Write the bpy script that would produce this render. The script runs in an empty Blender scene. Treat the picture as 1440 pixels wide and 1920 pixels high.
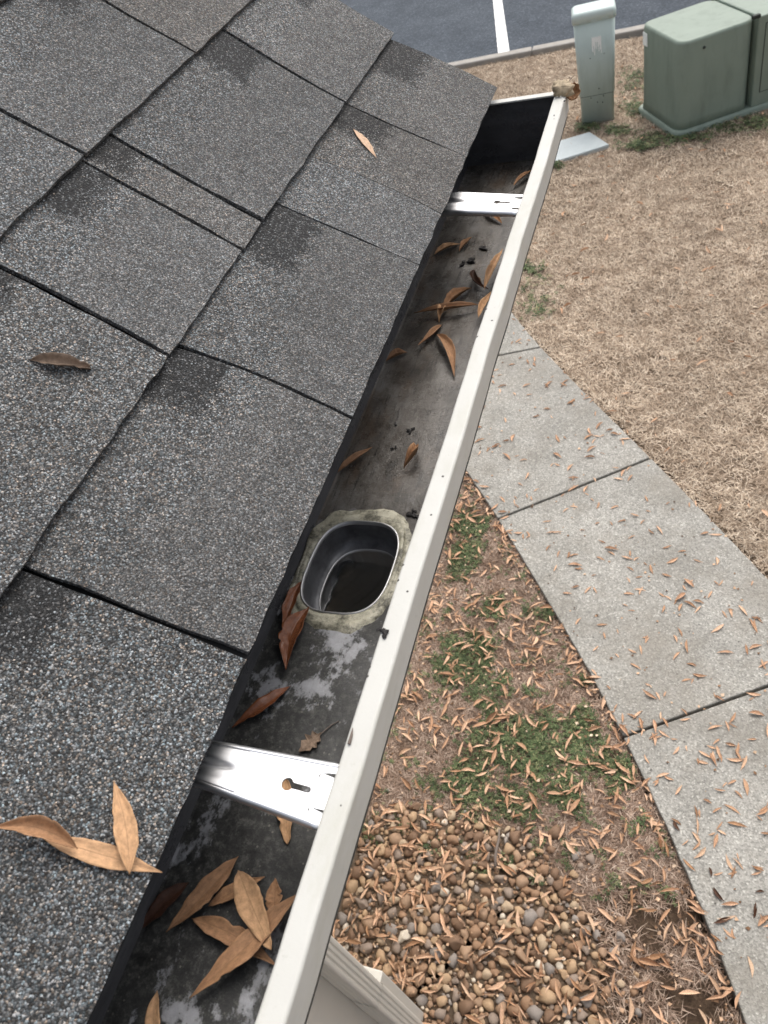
import bpy, bmesh, math, random
import numpy as np
from mathutils import Vector, Matrix, noise as mnoise
random.seed(7); rng = np.random.default_rng(7)
scene = bpy.context.scene
COL = scene.collection
PI = math.pi

# ------------------------------------------------------------------ camera
# world: Y along the gutter (away), X out from the house, Z up; origin on the eave edge of the shingles
FPX = 1460.1
CAM = Vector((0.3456, -0.2832, 0.5336))
RC = ((0.9328933, 0.2704192, -0.2378730), (0.0480906, -0.7480943, -0.6618475), (-0.3569277, 0.6059937, -0.7108968))
cam = bpy.data.cameras.new('camera'); camo = bpy.data.objects.new('camera', cam); COL.objects.link(camo)
r, d, f_ = Vector(RC[0]), Vector(RC[1]), Vector(RC[2])
camo.matrix_world = Matrix(((r.x, -d.x, -f_.x, CAM.x), (r.y, -d.y, -f_.y, CAM.y), (r.z, -d.z, -f_.z, CAM.z), (0, 0, 0, 1)))
cam.sensor_fit = 'VERTICAL'; cam.sensor_height = 36.0; cam.sensor_width = 27.0; cam.lens = FPX / 1920 * 36
cam.clip_start = 0.02; cam.clip_end = 500
cam.dof.use_dof = True; cam.dof.focus_distance = 1.05; cam.dof.aperture_fstop = 13.0
scene.camera = camo
scene.render.resolution_x = 768; scene.render.resolution_y = 1024

# ------------------------------------------------------------------ overcast sky, soft sun
SUN_EL, SUN_AZ = math.radians(58), math.radians(8)     # azimuth measured from +Y towards +X
w = bpy.data.worlds.new('World'); scene.world = w; w.use_nodes = True
wn = w.node_tree; wn.nodes.clear()
sky = wn.nodes.new('ShaderNodeTexSky'); sky.sky_type = 'NISHITA'; sky.sun_disc = False
sky.sun_elevation = SUN_EL; sky.sun_rotation = SUN_AZ; sky.dust_density = 6; sky.air_density = 1.0; sky.ozone_density = 1.0
hs = wn.nodes.new('ShaderNodeHueSaturation'); hs.inputs['Saturation'].default_value = 0.42
bg = wn.nodes.new('ShaderNodeBackground'); bg.inputs['Strength'].default_value = 0.15
wo = wn.nodes.new('ShaderNodeOutputWorld')
wn.links.new(sky.outputs[0], hs.inputs['Color']); wn.links.new(hs.outputs[0], bg.inputs[0]); wn.links.new(bg.outputs[0], wo.inputs[0])
sl = bpy.data.lights.new('sun', 'SUN'); sl.energy = 0.62; sl.angle = math.radians(60); sl.color = (1.0, 0.985, 0.96)
so = bpy.data.objects.new('sun', sl); COL.objects.link(so)
sd = Vector((math.sin(SUN_AZ) * math.cos(SUN_EL), math.cos(SUN_AZ) * math.cos(SUN_EL), math.sin(SUN_EL)))
so.rotation_euler = sd.to_track_quat('Z', 'Y').to_euler()
scene.view_settings.view_transform = 'Standard'; scene.view_settings.look = 'None'
scene.view_settings.exposure = 0.72; scene.view_settings.gamma = 1.0

# ------------------------------------------------------------------ helpers
def ray(u, v):
    a, b = (u - 720) / FPX, (v - 960) / FPX
    return r * a + d * b + f_
def at_plane(u, v, P, n):
    q = ray(u, v); n = Vector(n); return CAM + q * ((Vector(P) - CAM).dot(n) / q.dot(n))
GZ = -3.0
def ground(u, v, z=GZ): return at_plane(u, v, (0, 0, z), (0, 0, 1))
def project(P):
    q = Vector(P) - CAM; z = q.dot(f_)
    return (720 + FPX * q.dot(r) / z, 960 + FPX * q.dot(d) / z, z)
def tag(o, label=None, cat=None, group=None, kind=None):
    if label: o['label'] = label
    if cat: o['category'] = cat
    if group: o['group'] = group
    if kind: o['kind'] = kind
    return o
def link(o, parent=None):
    COL.objects.link(o)
    if parent: o.parent = parent
    return o
def empty(name, loc=(0, 0, 0)):
    o = bpy.data.objects.new(name, None); o.location = loc; o.empty_display_size = 0.1; return link(o)
def mesh_obj(name, verts, faces, mat, parent=None, smooth=False, uvs=None):
    m = bpy.data.meshes.new(name); m.from_pydata([tuple(v) for v in verts], [], faces); m.update()
    if mat: m.materials.append(mat)
    if smooth: m.polygons.foreach_set('use_smooth', [True] * len(m.polygons))
    if uvs is not None:
        l = m.uv_layers.new(name='UVMap'); li = np.zeros(len(m.loops), int); m.loops.foreach_get('vertex_index', li)
        l.data.foreach_set('uv', np.asarray(uvs, float)[li].ravel())
    o = bpy.data.objects.new(name, m); return link(o, parent)
def bm_obj(name, bm, mat, parent=None, smooth=False):
    bmesh.ops.recalc_face_normals(bm, faces=bm.faces)
    m = bpy.data.meshes.new(name); bm.to_mesh(m); bm.free()
    if mat: m.materials.append(mat)
    if smooth: m.polygons.foreach_set('use_smooth', [True] * len(m.polygons))
    return link(bpy.data.objects.new(name, m), parent)
def add_box(bm, lo, hi, bevel=0, M=None, seg=2):
    x0, y0, z0 = lo; x1, y1, z1 = hi
    v = [bm.verts.new(p) for p in ((x0, y0, z0), (x1, y0, z0), (x1, y1, z0), (x0, y1, z0), (x0, y0, z1), (x1, y0, z1), (x1, y1, z1), (x0, y1, z1))]
    F = [bm.faces.new([v[i] for i in q]) for q in ((3, 2, 1, 0), (4, 5, 6, 7), (0, 1, 5, 4), (1, 2, 6, 5), (2, 3, 7, 6), (3, 0, 4, 7))]
    if bevel:
        e = set(); [e.update(f.edges) for f in F]
        g = bmesh.ops.bevel(bm, geom=list(e), offset=bevel, segments=seg, affect='EDGES', profile=0.5)
        vs = set(g['verts']); [vs.update(f.verts) for f in g['faces']]
        vs |= {q for q in v if q.is_valid}; v = list(vs)
    if M is not None: bmesh.ops.transform(bm, matrix=M, verts=[q for q in v if q.is_valid])
def box_obj(name, lo, hi, mat, parent=None, bevel=0, M=None):
    bm = bmesh.new(); add_box(bm, lo, hi, bevel, M); return bm_obj(name, bm, mat, parent)
def add_tube(bm, pts, rad, n=8, cap=True):
    rings = []
    for i, p in enumerate(pts):
        p = Vector(p); a = Vector(pts[max(i - 1, 0)]); b = Vector(pts[min(i + 1, len(pts) - 1)])
        t = (b - a).normalized(); s = t.orthogonal().normalized(); q = t.cross(s)
        rr = rad[i] if isinstance(rad, (list, tuple)) else rad
        rings.append([bm.verts.new(p + (s * math.cos(2 * PI * k / n) + q * math.sin(2 * PI * k / n)) * rr) for k in range(n)])
    for A, B in zip(rings, rings[1:]):
        for k in range(n): bm.faces.new((A[k], A[(k + 1) % n], B[(k + 1) % n], B[k]))
    if cap: bm.faces.new(rings[0][::-1]); bm.faces.new(rings[-1])

class Mat:
    def __init__(s, name, rough=0.7, spec=0.5, metal=0.0):
        s.m = bpy.data.materials.new(name); s.m.use_nodes = True; s.nt = s.m.node_tree
        s.b = s.nt.nodes['Principled BSDF']; s.b.inputs['Roughness'].default_value = rough
        s.b.inputs['Specular IOR Level'].default_value = spec; s.b.inputs['Metallic'].default_value = metal
        s.tc = s.nt.nodes.new('ShaderNodeTexCoord')
    def L(s, a, b): s.nt.links.new(a, b)
    def set(s, node, key, val):
        i = node.inputs[key]
        if hasattr(val, 'is_linked') or hasattr(val, 'links'): s.L(val, i)
        else: i.default_value = val if not (isinstance(val, tuple) and len(val) == 3 and i.type == 'RGBA') else (*val, 1)
    def node(s, typ, props={}, **inp):
        n = s.nt.nodes.new(typ)
        for k, v in props.items(): setattr(n, k, v)
        for k, v in inp.items(): s.set(n, k.replace('_', ' '), v)
        return n
    def co(s, scale=(1, 1, 1), kind='Object', rot=(0, 0, 0)):
        mp = s.node('ShaderNodeMapping'); s.L(s.tc.outputs[kind], mp.inputs['Vector'])
        mp.inputs['Scale'].default_value = scale; mp.inputs['Rotation'].default_value = rot; return mp.outputs[0]
    def noise(s, scale, detail=4, rough=0.6, vec=None, dist=0.0):
        n = s.node('ShaderNodeTexNoise', Scale=scale, Detail=detail, Roughness=rough, Distortion=dist)
        s.L(vec if vec is not None else s.tc.outputs['Object'], n.inputs['Vector']); return n.outputs['Fac']
    def voro(s, scale, vec=None, feature='F1', rnd=1.0):
        n = s.node('ShaderNodeTexVoronoi', {'feature': feature}, Scale=scale, Randomness=rnd)
        s.L(vec if vec is not None else s.tc.outputs['Object'], n.inputs['Vector']); return n
    def ramp(s, fac, stops, interp='LINEAR'):
        n = s.node('ShaderNodeValToRGB'); s.L(fac, n.inputs[0]); c = n.color_ramp; c.interpolation = interp
        while len(c.elements) < len(stops): c.elements.new(0.5)
        for e, (p, v) in zip(c.elements, stops):
            e.position = p; e.color = (v, v, v, 1) if isinstance(v, (int, float)) else (*v, 1)
        return n.outputs[0]
    def mix(s, fac, a, b, blend='MIX'):
        n = s.node('ShaderNodeMix', {'data_type': 'RGBA', 'blend_type': blend})
        for i, v in ((0, fac), (6, a), (7, b)):
            if hasattr(v, 'links'): s.L(v, n.inputs[i])
            elif i == 0: n.inputs[0].default_value = v
            else: n.inputs[i].default_value = (*v, 1) if isinstance(v, tuple) else (v, v, v, 1)
        return n.outputs[2]
    def math(s, op, a, b=0.0, clamp=False):
        n = s.node('ShaderNodeMath', {'operation': op, 'use_clamp': clamp})
        for i, v in ((0, a), (1, b)):
            if hasattr(v, 'links'): s.L(v, n.inputs[i])
            else: n.inputs[i].default_value = v
        return n.outputs[0]
    def attr(s, name): return s.node('ShaderNodeAttribute', {'attribute_name': name})
    def sep(s, vec):
        n = s.node('ShaderNodeSeparateXYZ'); s.L(vec, n.inputs[0]); return n.outputs
    def bump(s, h, strength=0.3, dist=0.01, normal=None):
        n = s.node('ShaderNodeBump', Strength=strength, Distance=dist); s.L(h, n.inputs['Height'])
        if normal is not None: s.L(normal, n.inputs['Normal'])
        return n.outputs[0]
    def done(s, color=None, rough=None, normal=None, metal=None):
        for k, v in (('Base Color', color), ('Roughness', rough), ('Normal', normal), ('Metallic', metal)):
            if v is not None: s.set(s.b, k, v)
        return s.m

# ------------------------------------------------------------------ materials
def m_shingle():
    s = Mat('granules', 0.85, 0.35)
    wob = s.node('ShaderNodeTexNoise', Scale=420.0, Detail=2.0); s.L(s.tc.outputs['Object'], wob.inputs['Vector'])
    vv = s.node('ShaderNodeVectorMath', {'operation': 'MULTIPLY_ADD'}); s.L(wob.outputs['Color'], vv.inputs[0]); vv.inputs[1].default_value = (0.0022,) * 3; s.L(s.tc.outputs['Object'], vv.inputs[2])
    v1 = s.voro(640, vv.outputs[0]); v2 = s.voro(520)
    rnd = s.sep(v1.outputs['Color']); rnd2 = s.sep(v2.outputs['Color'])
    grit = s.attr('grit').outputs['Fac']
    fine = s.ramp(rnd[0], [(0, 0.055), (0.35, 0.088), (0.7, 0.125), (0.92, 0.18), (1, 0.28)])
    coarse = s.ramp(rnd[0], [(0, 0.016), (0.3, 0.045), (0.55, 0.095), (0.8, 0.18), (0.95, 0.31), (1, 0.42)])
    uv = s.node('ShaderNodeUVMap').outputs[0]; U = s.sep(uv)
    big = s.noise(9, 3, 0.6)
    # a coarser band of pale granules below the dark blend patch, and where a tab was granulated coarsely
    band = s.math('SUBTRACT', s.math('ADD', 0.115, s.math('MULTIPLY', s.math('SUBTRACT', big, 0.5), 0.16)), U[0])
    band = s.math('MULTIPLY', band, 22, True)
    g = s.math('MAXIMUM', grit, s.math('MULTIPLY', band, 0.75))
    col = s.mix(g, fine, coarse)
    tint = s.ramp(rnd[1], [(0, (0.78, 0.96, 1.03)), (0.3, (0.92, 0.99, 1.03)), (0.5, (1.0, 1.0, 1.0)), (0.75, (1.05, 1.0, 0.92)), (1, (1.30, 1.02, 0.80))])
    tint = s.mix(s.math('ADD', 0.45, s.math('MULTIPLY', g, 0.55)), (1.06, 1.0, 0.94), tint)
    col = s.mix(1.0, col, tint, 'MULTIPLY')
    # dark blend patch in the upper far corner of each tab
    n2 = s.noise(46, 5, 0.7); n2 = s.math('MULTIPLY', s.math('SUBTRACT', n2, 0.5), 0.065)
    patch = s.attr('patch').outputs['Vector']; pz = s.sep(patch)
    a = s.math('SUBTRACT', pz[0], s.math('ADD', U[0], n2)); b = s.math('SUBTRACT', pz[1], s.math('ADD', U[1], n2))
    prob = s.math('MULTIPLY', s.math('MULTIPLY', s.math('MINIMUM', a, b), 48, True), 0.94)
    mask = s.math('LESS_THAN', rnd[2], prob)
    dark = s.ramp(rnd[0], [(0, 0.006), (0.6, 0.016), (0.86, 0.04), (1, 0.16)])
    col = s.mix(s.math('MULTIPLY', mask, 0.92), col, dark)
    mott = s.ramp(s.noise(5, 4, 0.6), [(0.25, 0.80), (0.75, 1.18)])
    col = s.mix(1.0, col, mott, 'MULTIPLY')
    spk = s.ramp(s.noise(60, 3, 0.7), [(0.3, 0.78), (0.7, 1.18)])
    col = s.mix(1.0, col, spk, 'MULTIPLY')
    col = s.mix(1.0, col, s.attr('tone').outputs['Color'], 'MULTIPLY')
    col = s.mix(s.ramp(v1.outputs['Distance'], [(0.50, 0.0), (0.72, 0.7)]), col, (0.018, 0.018, 0.018))     # black asphalt plus crevice shade painted into the colour between granules
    h = s.math('SUBTRACT', 1.0, v1.outputs['Distance'])
    h2 = s.math('ADD', h, s.math('MULTIPLY', rnd[2], 0.5))
    nrm = s.bump(h2, 1.0, 0.0015)
    return s.done(col, None, nrm)
def m_plain(name, col, rough=0.7, var=0.12, scale=8, bump=0.05, bscale=200, spec=0.5):
    s = Mat(name, rough, spec)
    c = s.mix(s.noise(scale, 5, 0.65), tuple(x * (1 - var) for x in col), tuple(min(1, x * (1 + var)) for x in col))
    return s.done(c, None, s.bump(s.noise(bscale, 3), bump, 0.002))
def m_rim():
    s = Mat('cream_coated_aluminium', 0.5, 0.25)
    c = s.mix(s.noise(14, 6, 0.7), (0.44, 0.435, 0.40), (0.51, 0.505, 0.47))
    c = s.mix(s.ramp(s.noise(90, 5, 0.75), [(0.62, 0.0), (0.74, 0.5)]), c, (0.34, 0.33, 0.28))
    st = s.noise(22, 4, 0.7, s.co((1.6, 0.5, 1.6)))
    c = s.mix(s.ramp(st, [(0.50, 0.0), (0.78, 0.5)]), c, (0.36, 0.35, 0.28))
    v = s.voro(85); sp = s.sep(v.outputs['Color'])
    m = s.math('MULTIPLY', s.math('LESS_THAN', v.outputs['Distance'], 0.13), s.math('GREATER_THAN', sp[0], 0.86))
    c = s.mix(m, c, (0.05, 0.045, 0.04))
    sc = s.ramp(s.noise(70, 6, 0.8, s.co((1.5, 0.12, 1.5), 'Object', (0, 0, 0.05))), [(0.62, 0.0), (0.70, 0.35)])
    c = s.mix(sc, c, (0.36, 0.35, 0.31))
    rg = s.ramp(s.noise(30, 4), [(0.3, 0.40), (0.7, 0.6)])
    return s.done(c, rg, s.bump(s.noise(240, 3, 0.7), 0.12, 0.001))
def m_trough():
    s = Mat('grimy_wet_trough', 0.4, 0.5)
    P = s.sep(s.tc.outputs['Object'])
    near = s.node('ShaderNodeMapRange', {'interpolation_type': 'SMOOTHSTEP'}); s.L(P[1], near.inputs[0])
    near.inputs[1].default_value = 0.36; near.inputs[2].default_value = 0.16
    nf = near.outputs[0]
    far_c = s.ramp(s.noise(15, 10, 0.78, s.co((1.2, 0.7, 1.2))), [(0.31, (0.010, 0.009, 0.007)), (0.45, (0.062, 0.053, 0.043)), (0.56, (0.130, 0.119, 0.104)), (0.80, (0.24, 0.236, 0.23))])
    rust = s.ramp(s.noise(18, 8, 0.78, s.co((1, 0.4, 1))), [(0.50, 0.0), (0.66, 0.75)])
    far_c = s.mix(rust, far_c, (0.095, 0.062, 0.038))
    scr = s.ramp(s.noise(60, 6, 0.8, s.co((2.4, 0.25, 1), 'Object', (0, 0, 0.12))), [(0.54, 0.0), (0.62, 0.75)])
    far_c = s.mix(scr, far_c, (0.016, 0.015, 0.013))
    near_c = s.ramp(s.noise(120, 10, 0.82), [(0.36, (0.006, 0.006, 0.006)), (0.50, (0.022, 0.022, 0.020)), (0.62, (0.075, 0.074, 0.066)), (0.78, (0.17, 0.17, 0.155))])
    bare = s.ramp(s.noise(17, 12, 0.72, s.co((1.1, 0.8, 1))), [(0.54, 0.0), (0.59, 1.0)])
    near_c = s.mix(bare, near_c, s.mix(s.noise(90, 5, 0.7), (0.17, 0.172, 0.178), (0.33, 0.335, 0.35)))
    c = s.mix(nf, far_c, near_c)
    # grime gathers in a dark belt along the front of the floor
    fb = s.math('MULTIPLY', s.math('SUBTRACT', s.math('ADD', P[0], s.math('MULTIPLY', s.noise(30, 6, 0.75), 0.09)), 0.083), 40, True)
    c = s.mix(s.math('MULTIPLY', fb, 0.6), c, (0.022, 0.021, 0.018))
    v = s.voro(210); sp = s.sep(v.outputs['Color'])
    gritm = s.math('MULTIPLY', s.math('LESS_THAN', v.outputs['Distance'], 0.22), s.math('GREATER_THAN', sp[0], 0.80))
    c = s.mix(s.math('MULTIPLY', gritm, 0.6), c, s.mix(sp[1], (0.012, 0.011, 0.01), (0.20, 0.19, 0.16)))
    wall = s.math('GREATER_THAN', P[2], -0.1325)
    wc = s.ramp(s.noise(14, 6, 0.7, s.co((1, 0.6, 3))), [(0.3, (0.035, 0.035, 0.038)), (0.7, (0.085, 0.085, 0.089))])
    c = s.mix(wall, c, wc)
    rg = s.mix(nf, s.ramp(s.noise(18, 6, 0.7), [(0.3, 0.16), (0.7, 0.42)]), s.mix(bare, s.ramp(s.noise(30, 4), [(0.35, 0.35), (0.65, 0.75)]), 0.22))
    bmp = s.bump(s.noise(160, 8, 0.8), 0.45, 0.002)
    return s.done(c, rg, bmp)
def m_seal():
    s = Mat('weathered_caulk', 0.5, 0.4)
    c = s.ramp(s.noise(55, 8, 0.75), [(0.32, (0.03, 0.028, 0.02)), (0.42, (0.20, 0.19, 0.14)), (0.54, (0.36, 0.34, 0.26)), (0.8, (0.50, 0.48, 0.39))])
    c = s.mix(s.ramp(s.noise(30, 8, 0.8, None), [(0.50, 0.0), (0.60, 0.85)]), c, (0.045, 0.042, 0.030))
    return s.done(c, None, s.bump(s.noise(120, 5, 0.7), 0.5, 0.003))
def m_alu(name='bare_aluminium', rough=0.40, base=0.96):
    s = Mat(name, rough, 0.5, 1.0)
    c = s.mix(s.noise(25, 4), (base * 0.94,) * 3, (base, base, base))
    rg = s.ramp(s.noise(40, 4, 0.6, s.co((0.3, 3, 1))), [(0.3, rough * 0.8), (0.7, rough * 1.3)])
    return s.done(c, rg, s.bump(s.noise(60, 3), 0.05, 0.002))
def m_tube():
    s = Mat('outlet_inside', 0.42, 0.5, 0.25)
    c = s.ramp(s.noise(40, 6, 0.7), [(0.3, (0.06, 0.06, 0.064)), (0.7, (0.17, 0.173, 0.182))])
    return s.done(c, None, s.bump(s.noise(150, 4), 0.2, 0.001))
def m_leaf(name, a, b, rough=0.65, spot=0.8, wet=False):
    s = Mat(name, rough, 0.5 if wet else 0.3)
    oi = s.node('ShaderNodeObjectInfo')
    geo = s.node('ShaderNodeNewGeometry')
    rv = s.math('FRACT', s.math('ADD', oi.outputs['Random'], geo.outputs['Random Per Island']))
    uv = s.node('ShaderNodeUVMap').outputs[0]; U = s.sep(uv)
    c = s.mix(rv, a, b)
    mp = s.node('ShaderNodeMapping'); s.L(uv, mp.inputs['Vector'])
    cb = s.node('ShaderNodeCombineXYZ'); s.L(s.math('MULTIPLY', rv, 37.0), cb.inputs[0]); s.L(cb.outputs[0], mp.inputs['Location'])
    mp.inputs['Scale'].default_value = (3, 1, 1)
    pv = mp.outputs[0]
    c = s.mix(1.0, c, s.ramp(s.noise(4, 5, 0.7, pv), [(0.25, 0.5), (0.75, 1.25)]), 'MULTIPLY')
    v = s.voro(16, pv); m = s.ramp(v.outputs['Distance'], [(0.08, spot), (0.22, 0.0)])
    m = s.math('MULTIPLY', m, s.math('GREATER_THAN', s.sep(v.outputs['Color'])[0], 0.55))
    c = s.mix(m, c, tuple(x * 0.25 for x in a))
    rib = s.ramp(s.math('ABSOLUTE', s.math('SUBTRACT', U[1], 0.5)), [(0.012, 1.0), (0.035, 0.0)])
    c = s.mix(s.math('MULTIPLY', rib, 0.45), c, tuple(x * 0.45 for x in a))
    tips = s.ramp(U[0], [(0.0, 0.6), (0.10, 0.0), (0.93, 0.0), (1.0, 0.5)])
    c = s.mix(tips, c, tuple(x * 0.35 for x in a))
    vein = s.node('ShaderNodeTexWave', {'bands_direction': 'DIAGONAL'}, Scale=14.0, Distortion=1.5); s.L(pv, vein.inputs['Vector'])
    h = s.math('ADD', s.math('MULTIPLY', vein.outputs['Fac'], 0.25), s.math('MULTIPLY', rib, -0.6))
    return s.done(c, None, s.bump(h, 0.35, 0.002))
def m_concrete():
    s = Mat('sidewalk_concrete', 0.9, 0.3)
    c = s.ramp(s.noise(3.5, 6, 0.65), [(0.25, (0.230, 0.222, 0.198)), (0.75, (0.355, 0.342, 0.308))])
    v = s.voro(150); k = s.sep(v.outputs['Color'])
    c = s.mix(1.0, c, s.ramp(k[0], [(0, 0.62), (0.5, 0.98), (0.88, 1.12), (1, 1.6)]), 'MULTIPLY')
    c = s.mix(s.ramp(s.noise(14, 7, 0.75), [(0.56, 0.0), (0.75, 0.5)]), c, (0.135, 0.125, 0.10))
    c = s.mix(s.ramp(s.noise(1.6, 5, 0.7), [(0.46, 0.0), (0.68, 0.55)]), c, (0.20, 0.178, 0.145))
    c = s.mix(s.ramp(s.noise(5.5, 7, 0.75), [(0.54, 0.0), (0.70, 0.4)]), c, (0.17, 0.15, 0.12))
    v2 = s.voro(22); sp = s.math('MULTIPLY', s.math('LESS_THAN', v2.outputs['Distance'], 0.12), s.math('GREATER_THAN', s.sep(v2.outputs['Color'])[0], 0.9))
    c = s.mix(s.math('MULTIPLY', sp, 0.7), c, (0.05, 0.047, 0.043))
    h = s.math('ADD', s.noise(160, 4, 0.7), s.math('MULTIPLY', v.outputs['Distance'], 0.6))
    return s.done(c, None, s.bump(h, 0.5, 0.004))
def m_soil():
    s = Mat('soil_and_thatch', 0.95, 0.2)
    soil = s.attr('soil').outputs['Fac']
    n = s.noise(26, 8, 0.75)
    th = s.ramp(n, [(0.28, (0.12, 0.085, 0.056)), (0.5, (0.26, 0.195, 0.138)), (0.75, (0.38, 0.30, 0.22))])
    so_ = s.ramp(s.noise(40, 8, 0.8), [(0.3, (0.035, 0.022, 0.014)), (0.55, (0.10, 0.066, 0.042)), (0.8, (0.20, 0.14, 0.095))])
    c = s.mix(soil, th, so_)
    c = s.mix(1.0, c, s.ramp(s.noise(1.3, 4, 0.6), [(0.3, 0.82), (0.7, 1.12)]), 'MULTIPLY')
    return s.done(c, None, s.bump(s.noise(70, 7, 0.8), 0.9, 0.02))
def m_blades(name, stops, rough=0.8):
    s = Mat(name, rough, 0.2)
    g = s.node('ShaderNodeNewGeometry')
    c = s.ramp(g.outputs['Random Per Island'], stops)
    c = s.mix(1.0, c, s.ramp(s.noise(1.1, 5, 0.65), [(0.3, 0.78), (0.7, 1.15)]), 'MULTIPLY')
    c = s.mix(1.0, c, s.ramp(s.noise(7, 5, 0.7), [(0.32, (0.66, 0.61, 0.56)), (0.58, (1.17, 1.18, 1.17))]), 'MULTIPLY')
    return s.done(c)
def m_asphalt():
    s = Mat('parking_asphalt', 0.9, 0.2)
    c = s.ramp(s.noise(2.2, 7, 0.7), [(0.3, (0.042, 0.051, 0.062)), (0.7, (0.072, 0.084, 0.099))])
    v = s.voro(60); c = s.mix(1.0, c, s.ramp(s.sep(v.outputs['Color'])[0], [(0, 0.7), (0.8, 1.1), (1, 1.7)]), 'MULTIPLY')
    return s.done(c, None, s.bump(s.noise(120, 4), 0.3, 0.004))
def m_paint_box(name, a, b, streak, bumpy=0.15):
    s = Mat(name, 0.55, 0.4)
    c = s.mix(s.noise(4, 5, 0.6), a, b)
    st = s.noise(7, 6, 0.7, s.co((1, 1, 0.22)))
    c = s.mix(s.ramp(st, [(0.5, 0.0), (0.75, 0.55)]), c, streak)
    P = s.sep(s.tc.outputs['Object'])
    dirt = s.math('MULTIPLY', s.math('SUBTRACT', s.math('MULTIPLY', s.noise(9, 5, 0.7), 0.36), s.math('SUBTRACT', P[2], GZ)), 6, True)
    c = s.mix(s.math('MULTIPLY', dirt, 0.55), c, (0.12, 0.115, 0.08))
    return s.done(c, None, s.bump(s.noise(140, 4), bumpy, 0.002))
def m_pebble():
    s = Mat('river_stone', 0.75, 0.35)
    oi = s.node('ShaderNodeObjectInfo'); g = s.node('ShaderNodeNewGeometry')
    rv = s.math('FRACT', s.math('ADD', oi.outputs['Random'], g.outputs['Random Per Island']))
    c = s.ramp(rv, [(0, (0.19, 0.115, 0.07)), (0.18, (0.33, 0.215, 0.135)), (0.36, (0.26, 0.20, 0.155)), (0.52, (0.40, 0.27, 0.16)), (0.68, (0.28, 0.17, 0.10)), (0.82, (0.42, 0.315, 0.21)), (0.91, (0.25, 0.215, 0.185)), (0.97, (0.60, 0.525, 0.42))], 'CONSTANT')
    c = s.mix(1.0, c, s.ramp(s.noise(22, 6, 0.7), [(0.25, 0.6), (0.75, 1.3)]), 'MULTIPLY')
    return s.done(c, None, s.bump(s.noise(60, 5, 0.7), 0.35, 0.004))

MT = dict(
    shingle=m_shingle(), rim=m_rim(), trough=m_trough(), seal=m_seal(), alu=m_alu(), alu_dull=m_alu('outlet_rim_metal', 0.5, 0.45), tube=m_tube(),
    deck=m_plain('roof_underlay', (0.012, 0.012, 0.012), 0.9), fascia=m_plain('fascia_paint', (0.62, 0.60, 0.55), 0.5, 0.05),
    wall=m_plain('siding_paint', (0.50, 0.47, 0.40), 0.6, 0.06), spout=m_plain('downspout_coating', (0.60, 0.575, 0.51), 0.4, 0.06, 6),
    concrete=m_concrete(), soil=m_soil(), asphalt=m_asphalt(), kerb=m_plain('kerb_concrete', (0.30, 0.28, 0.25), 0.9, 0.3, 12, 0.4, 60),
    line=m_plain('white_road_paint', (0.72, 0.72, 0.70), 0.7, 0.08, 12, 0.3, 90), pebble=m_pebble(),
    black=m_plain('black_debris', (0.012, 0.010, 0.009), 0.8, 0.4, 60, 0.6, 300), twig=m_plain('grey_bark', (0.14, 0.11, 0.09), 0.85, 0.3, 40, 0.6, 200),
    cabinet=m_paint_box('green_cabinet_coating', (0.165, 0.208, 0.165), (0.215, 0.262, 0.212), (0.10, 0.125, 0.10)),
    pedestal=m_paint_box('pale_green_fibreglass', (0.38, 0.455, 0.425), (0.47, 0.545, 0.515), (0.29, 0.345, 0.30)),
    lid=m_paint_box('pale_lid', (0.44, 0.52, 0.49), (0.50, 0.57, 0.545), (0.39, 0.45, 0.41)),
    seam=m_plain('dark_gap', (0.02, 0.025, 0.02), 0.8), sticker=m_plain('sticker_white', (0.80, 0.82, 0.80), 0.6, 0.05),
    plate=m_plain('polymer_cover', (0.40, 0.44, 0.44), 0.7, 0.12, 14, 0.4, 120),
    leaf_tan=m_leaf('leaf_tan', (0.56, 0.335, 0.18), (0.47, 0.275, 0.14)), leaf_brown=m_leaf('leaf_brown', (0.41, 0.225, 0.115), (0.31, 0.17, 0.09)),
    leaf_dark=m_leaf('leaf_dark', (0.10, 0.045, 0.022), (0.07, 0.03, 0.018), 0.5), leaf_wet=m_leaf('leaf_wet', (0.24, 0.085, 0.035), (0.20, 0.07, 0.03), 0.12, 0.3, True),
    leaf_pale=m_leaf('leaf_pale', (0.62, 0.43, 0.29), (0.56, 0.37, 0.24)), leaf_ground=m_leaf('leaf_fallen', (0.72, 0.48, 0.32), (0.44, 0.25, 0.14), 0.75, 0.3),
    leaf_grey=m_leaf('leaf_greyish', (0.24, 0.17, 0.12), (0.20, 0.145, 0.105)), leaf_olive=m_leaf('leaf_straw', (0.45, 0.36, 0.24), (0.50, 0.40, 0.27), 0.7, 0.7),
    dry=m_blades('dry_grass', [(0, (0.22, 0.165, 0.12)), (0.3, (0.39, 0.305, 0.225)), (0.65, (0.52, 0.42, 0.32)), (0.9, (0.62, 0.52, 0.41)), (1, (0.68, 0.565, 0.45))]),
    thatch=m_blades('matted_thatch', [(0, (0.11, 0.07, 0.05)), (0.4, (0.24, 0.165, 0.122)), (0.8, (0.38, 0.28, 0.215)), (1, (0.52, 0.42, 0.34))]),
    scraps=m_blades('leaf_scraps', [(0, (0.06, 0.035, 0.022)), (0.3, (0.20, 0.115, 0.065)), (0.6, (0.38, 0.24, 0.15)), (0.85, (0.52, 0.35, 0.23)), (1, (0.60, 0.46, 0.34))]),
    clover=m_blades('clover_leaves', [(0, (0.040, 0.060, 0.026)), (0.5, (0.085, 0.118, 0.050)), (0.8, (0.135, 0.165, 0.075)), (1, (0.24, 0.23, 0.12))], 0.6),
)
exec_order = 0
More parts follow.
